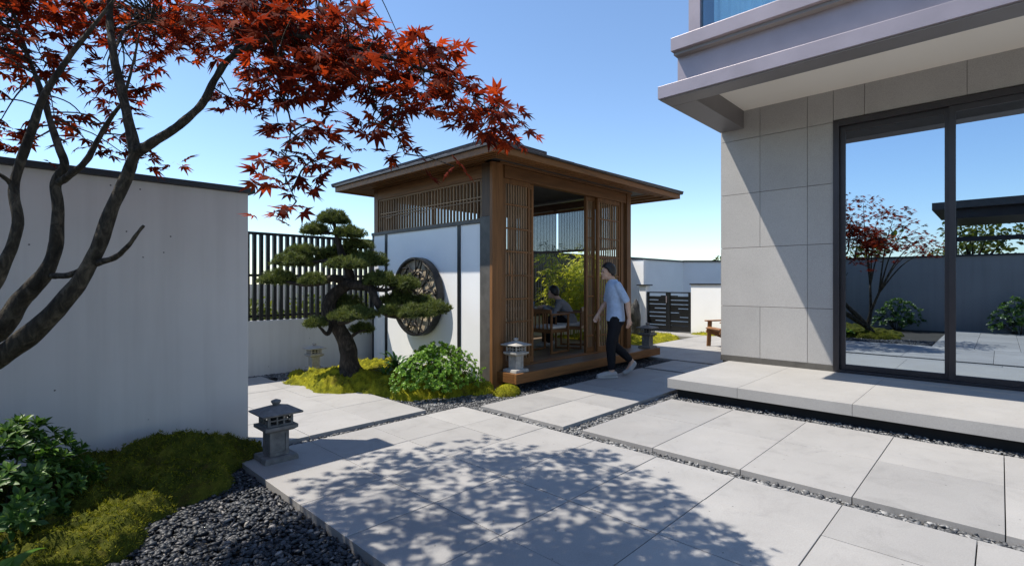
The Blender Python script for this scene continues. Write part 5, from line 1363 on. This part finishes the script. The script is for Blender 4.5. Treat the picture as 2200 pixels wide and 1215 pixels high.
for side, pts, rads in (('l', [(0.045, 0.09, 0.055), (0.13, 0.09, 0.052), (0.22, 0.09, 0.042), (0.29, 0.09, 0.034)], [0.046, 0.048, 0.042, 0.03]), ('r', [(-0.315, -0.09, 0.175), (-0.27, -0.09, 0.115), (-0.225, -0.09, 0.065), (-0.165, -0.09, 0.038)], [0.044, 0.047, 0.042, 0.032])):
    s_ = MB(); G_.limb(s_, pts, rads); G_.fuse(s_, 'shoe', 'shoe_fabric', 0.008, 2)
so2 = MB(); so2.add([G_.w(p) for p in [(0.0, 0.055, 0.002), (0.30, 0.055, 0.002), (0.32, 0.09, 0.002), (0.30, 0.125, 0.002), (0.0, 0.125, 0.002), (0.0, 0.055, 0.028), (0.30, 0.055, 0.028), (0.32, 0.09, 0.028), (0.30, 0.125, 0.028), (0.0, 0.125, 0.028)]], [(4, 3, 2, 1, 0), (5, 6, 7, 8, 9)] + [(i, (i + 1) % 5, 5 + (i + 1) % 5, 5 + i) for i in range(5)])
so2.build('sole', 'shoe_sole', G_.r, 0.006)
G_.face(HD)

# ---- seated person
S_ = Figure('person', 'dark haired person in a grey shirt seated at the tea table with back turned', (7.70, 5.93, DK), (-0.50, 0.86))
b = MB(); HD = (0.30, 0, 1.03)
S_.loft(b, [(-0.02, 0, 0.44, 0.11, 0.16), (-0.02, 0, 0.52, 0.11, 0.16), (0.03, 0, 0.66, 0.10, 0.145), (0.11, 0, 0.80, 0.10, 0.165), (0.17, 0, 0.88, 0.075, 0.14)])
S_.limb(b, [(0.17, 0, 0.86), (0.23, 0, 0.93), (0.27, 0, 0.99)], [0.06, 0.054, 0.055]); S_.head(b, HD, 0, 0.25)
SL = [[(0.0, q * 0.09, 0.50), (0.40, q * 0.12, 0.50), (0.36, q * 0.13, 0.10)] for q in (1, -1)]
for L_ in SL:
    S_.limb(b, [L_[0], tuple(np.array(L_[0]) * 0.5 + np.array(L_[1]) * 0.5), L_[1], tuple(np.array(L_[1]) * 0.6 + np.array(L_[2]) * 0.4), L_[2]], [0.08, 0.075, 0.055, 0.052, 0.036]); S_.limb(b, [L_[2], (0.46, L_[2][1], 0.05), (0.54, L_[2][1], 0.04)], [0.036, 0.034, 0.026])
SA = [[(0.15, 0.18, 0.83), (0.24, 0.25, 0.62), (0.46, 0.16, 0.765)], [(0.15, -0.18, 0.83), (0.24, -0.25, 0.62), (0.46, -0.14, 0.765)]]
for A_ in SA: S_.limb(b, [A_[0], tuple((np.array(A_[0]) + np.array(A_[1])) / 2), A_[1], tuple((np.array(A_[1]) * 0.6 + np.array(A_[2]) * 0.4)), A_[2]], [0.05, 0.044, 0.037, 0.036, 0.025])
S_.hand(b, SA[0][2], (0.9, -0.3, -0.12), (0, 0, -1), 0.4, -1); S_.hand(b, SA[1][2], (0.9, 0.3, -0.12), (0, 0, -1), 0.4, 1)
S_.fuse(b, 'body', 'skin', 0.0065, 5)
sh = MB()
S_.loft(sh, [(-0.03, 0, 0.45, 0.135, 0.185), (-0.025, 0, 0.53, 0.13, 0.18), (0.03, 0, 0.66, 0.122, 0.17), (0.10, 0, 0.79, 0.122, 0.19), (0.15, 0, 0.86, 0.10, 0.16), (0.185, 0, 0.905, 0.072, 0.078)])
for A_ in SA: S_.limb(sh, [A_[0], tuple(np.array(A_[0]) * 0.5 + np.array(A_[1]) * 0.5), A_[1], tuple(np.array(A_[1]) * 0.5 + np.array(A_[2]) * 0.5), tuple(np.array(A_[1]) * 0.1 + np.array(A_[2]) * 0.9)], [0.068, 0.060, 0.053, 0.048, 0.040])
S_.fuse(sh, 'shirt', 'grey_shirt', 0.011, 4)
tr_ = MB(); S_.loft(tr_, [(-0.02, 0, 0.468, 0.13, 0.175), (-0.02, 0, 0.55, 0.125, 0.17)])
for L_ in SL: S_.limb(tr_, [L_[0], tuple(np.array(L_[0]) * 0.5 + np.array(L_[1]) * 0.5), L_[1], tuple(np.array(L_[1]) * 0.5 + np.array(L_[2]) * 0.5), tuple(np.array(L_[1]) * 0.06 + np.array(L_[2]) * 0.94)], [0.09, 0.086, 0.072, 0.062, 0.055])
S_.fuse(tr_, 'trousers', 'black_trousers', 0.011, 4)
for L_ in SL:
    s_ = MB(); S_.limb(s_, [(0.33, L_[2][1], 0.052), (0.42, L_[2][1], 0.05), (0.51, L_[2][1], 0.04), (0.57, L_[2][1], 0.034)], [0.046, 0.046, 0.041, 0.03]); S_.fuse(s_, 'shoe', 'shoe_fabric', 0.008, 2)
S_.face(HD)
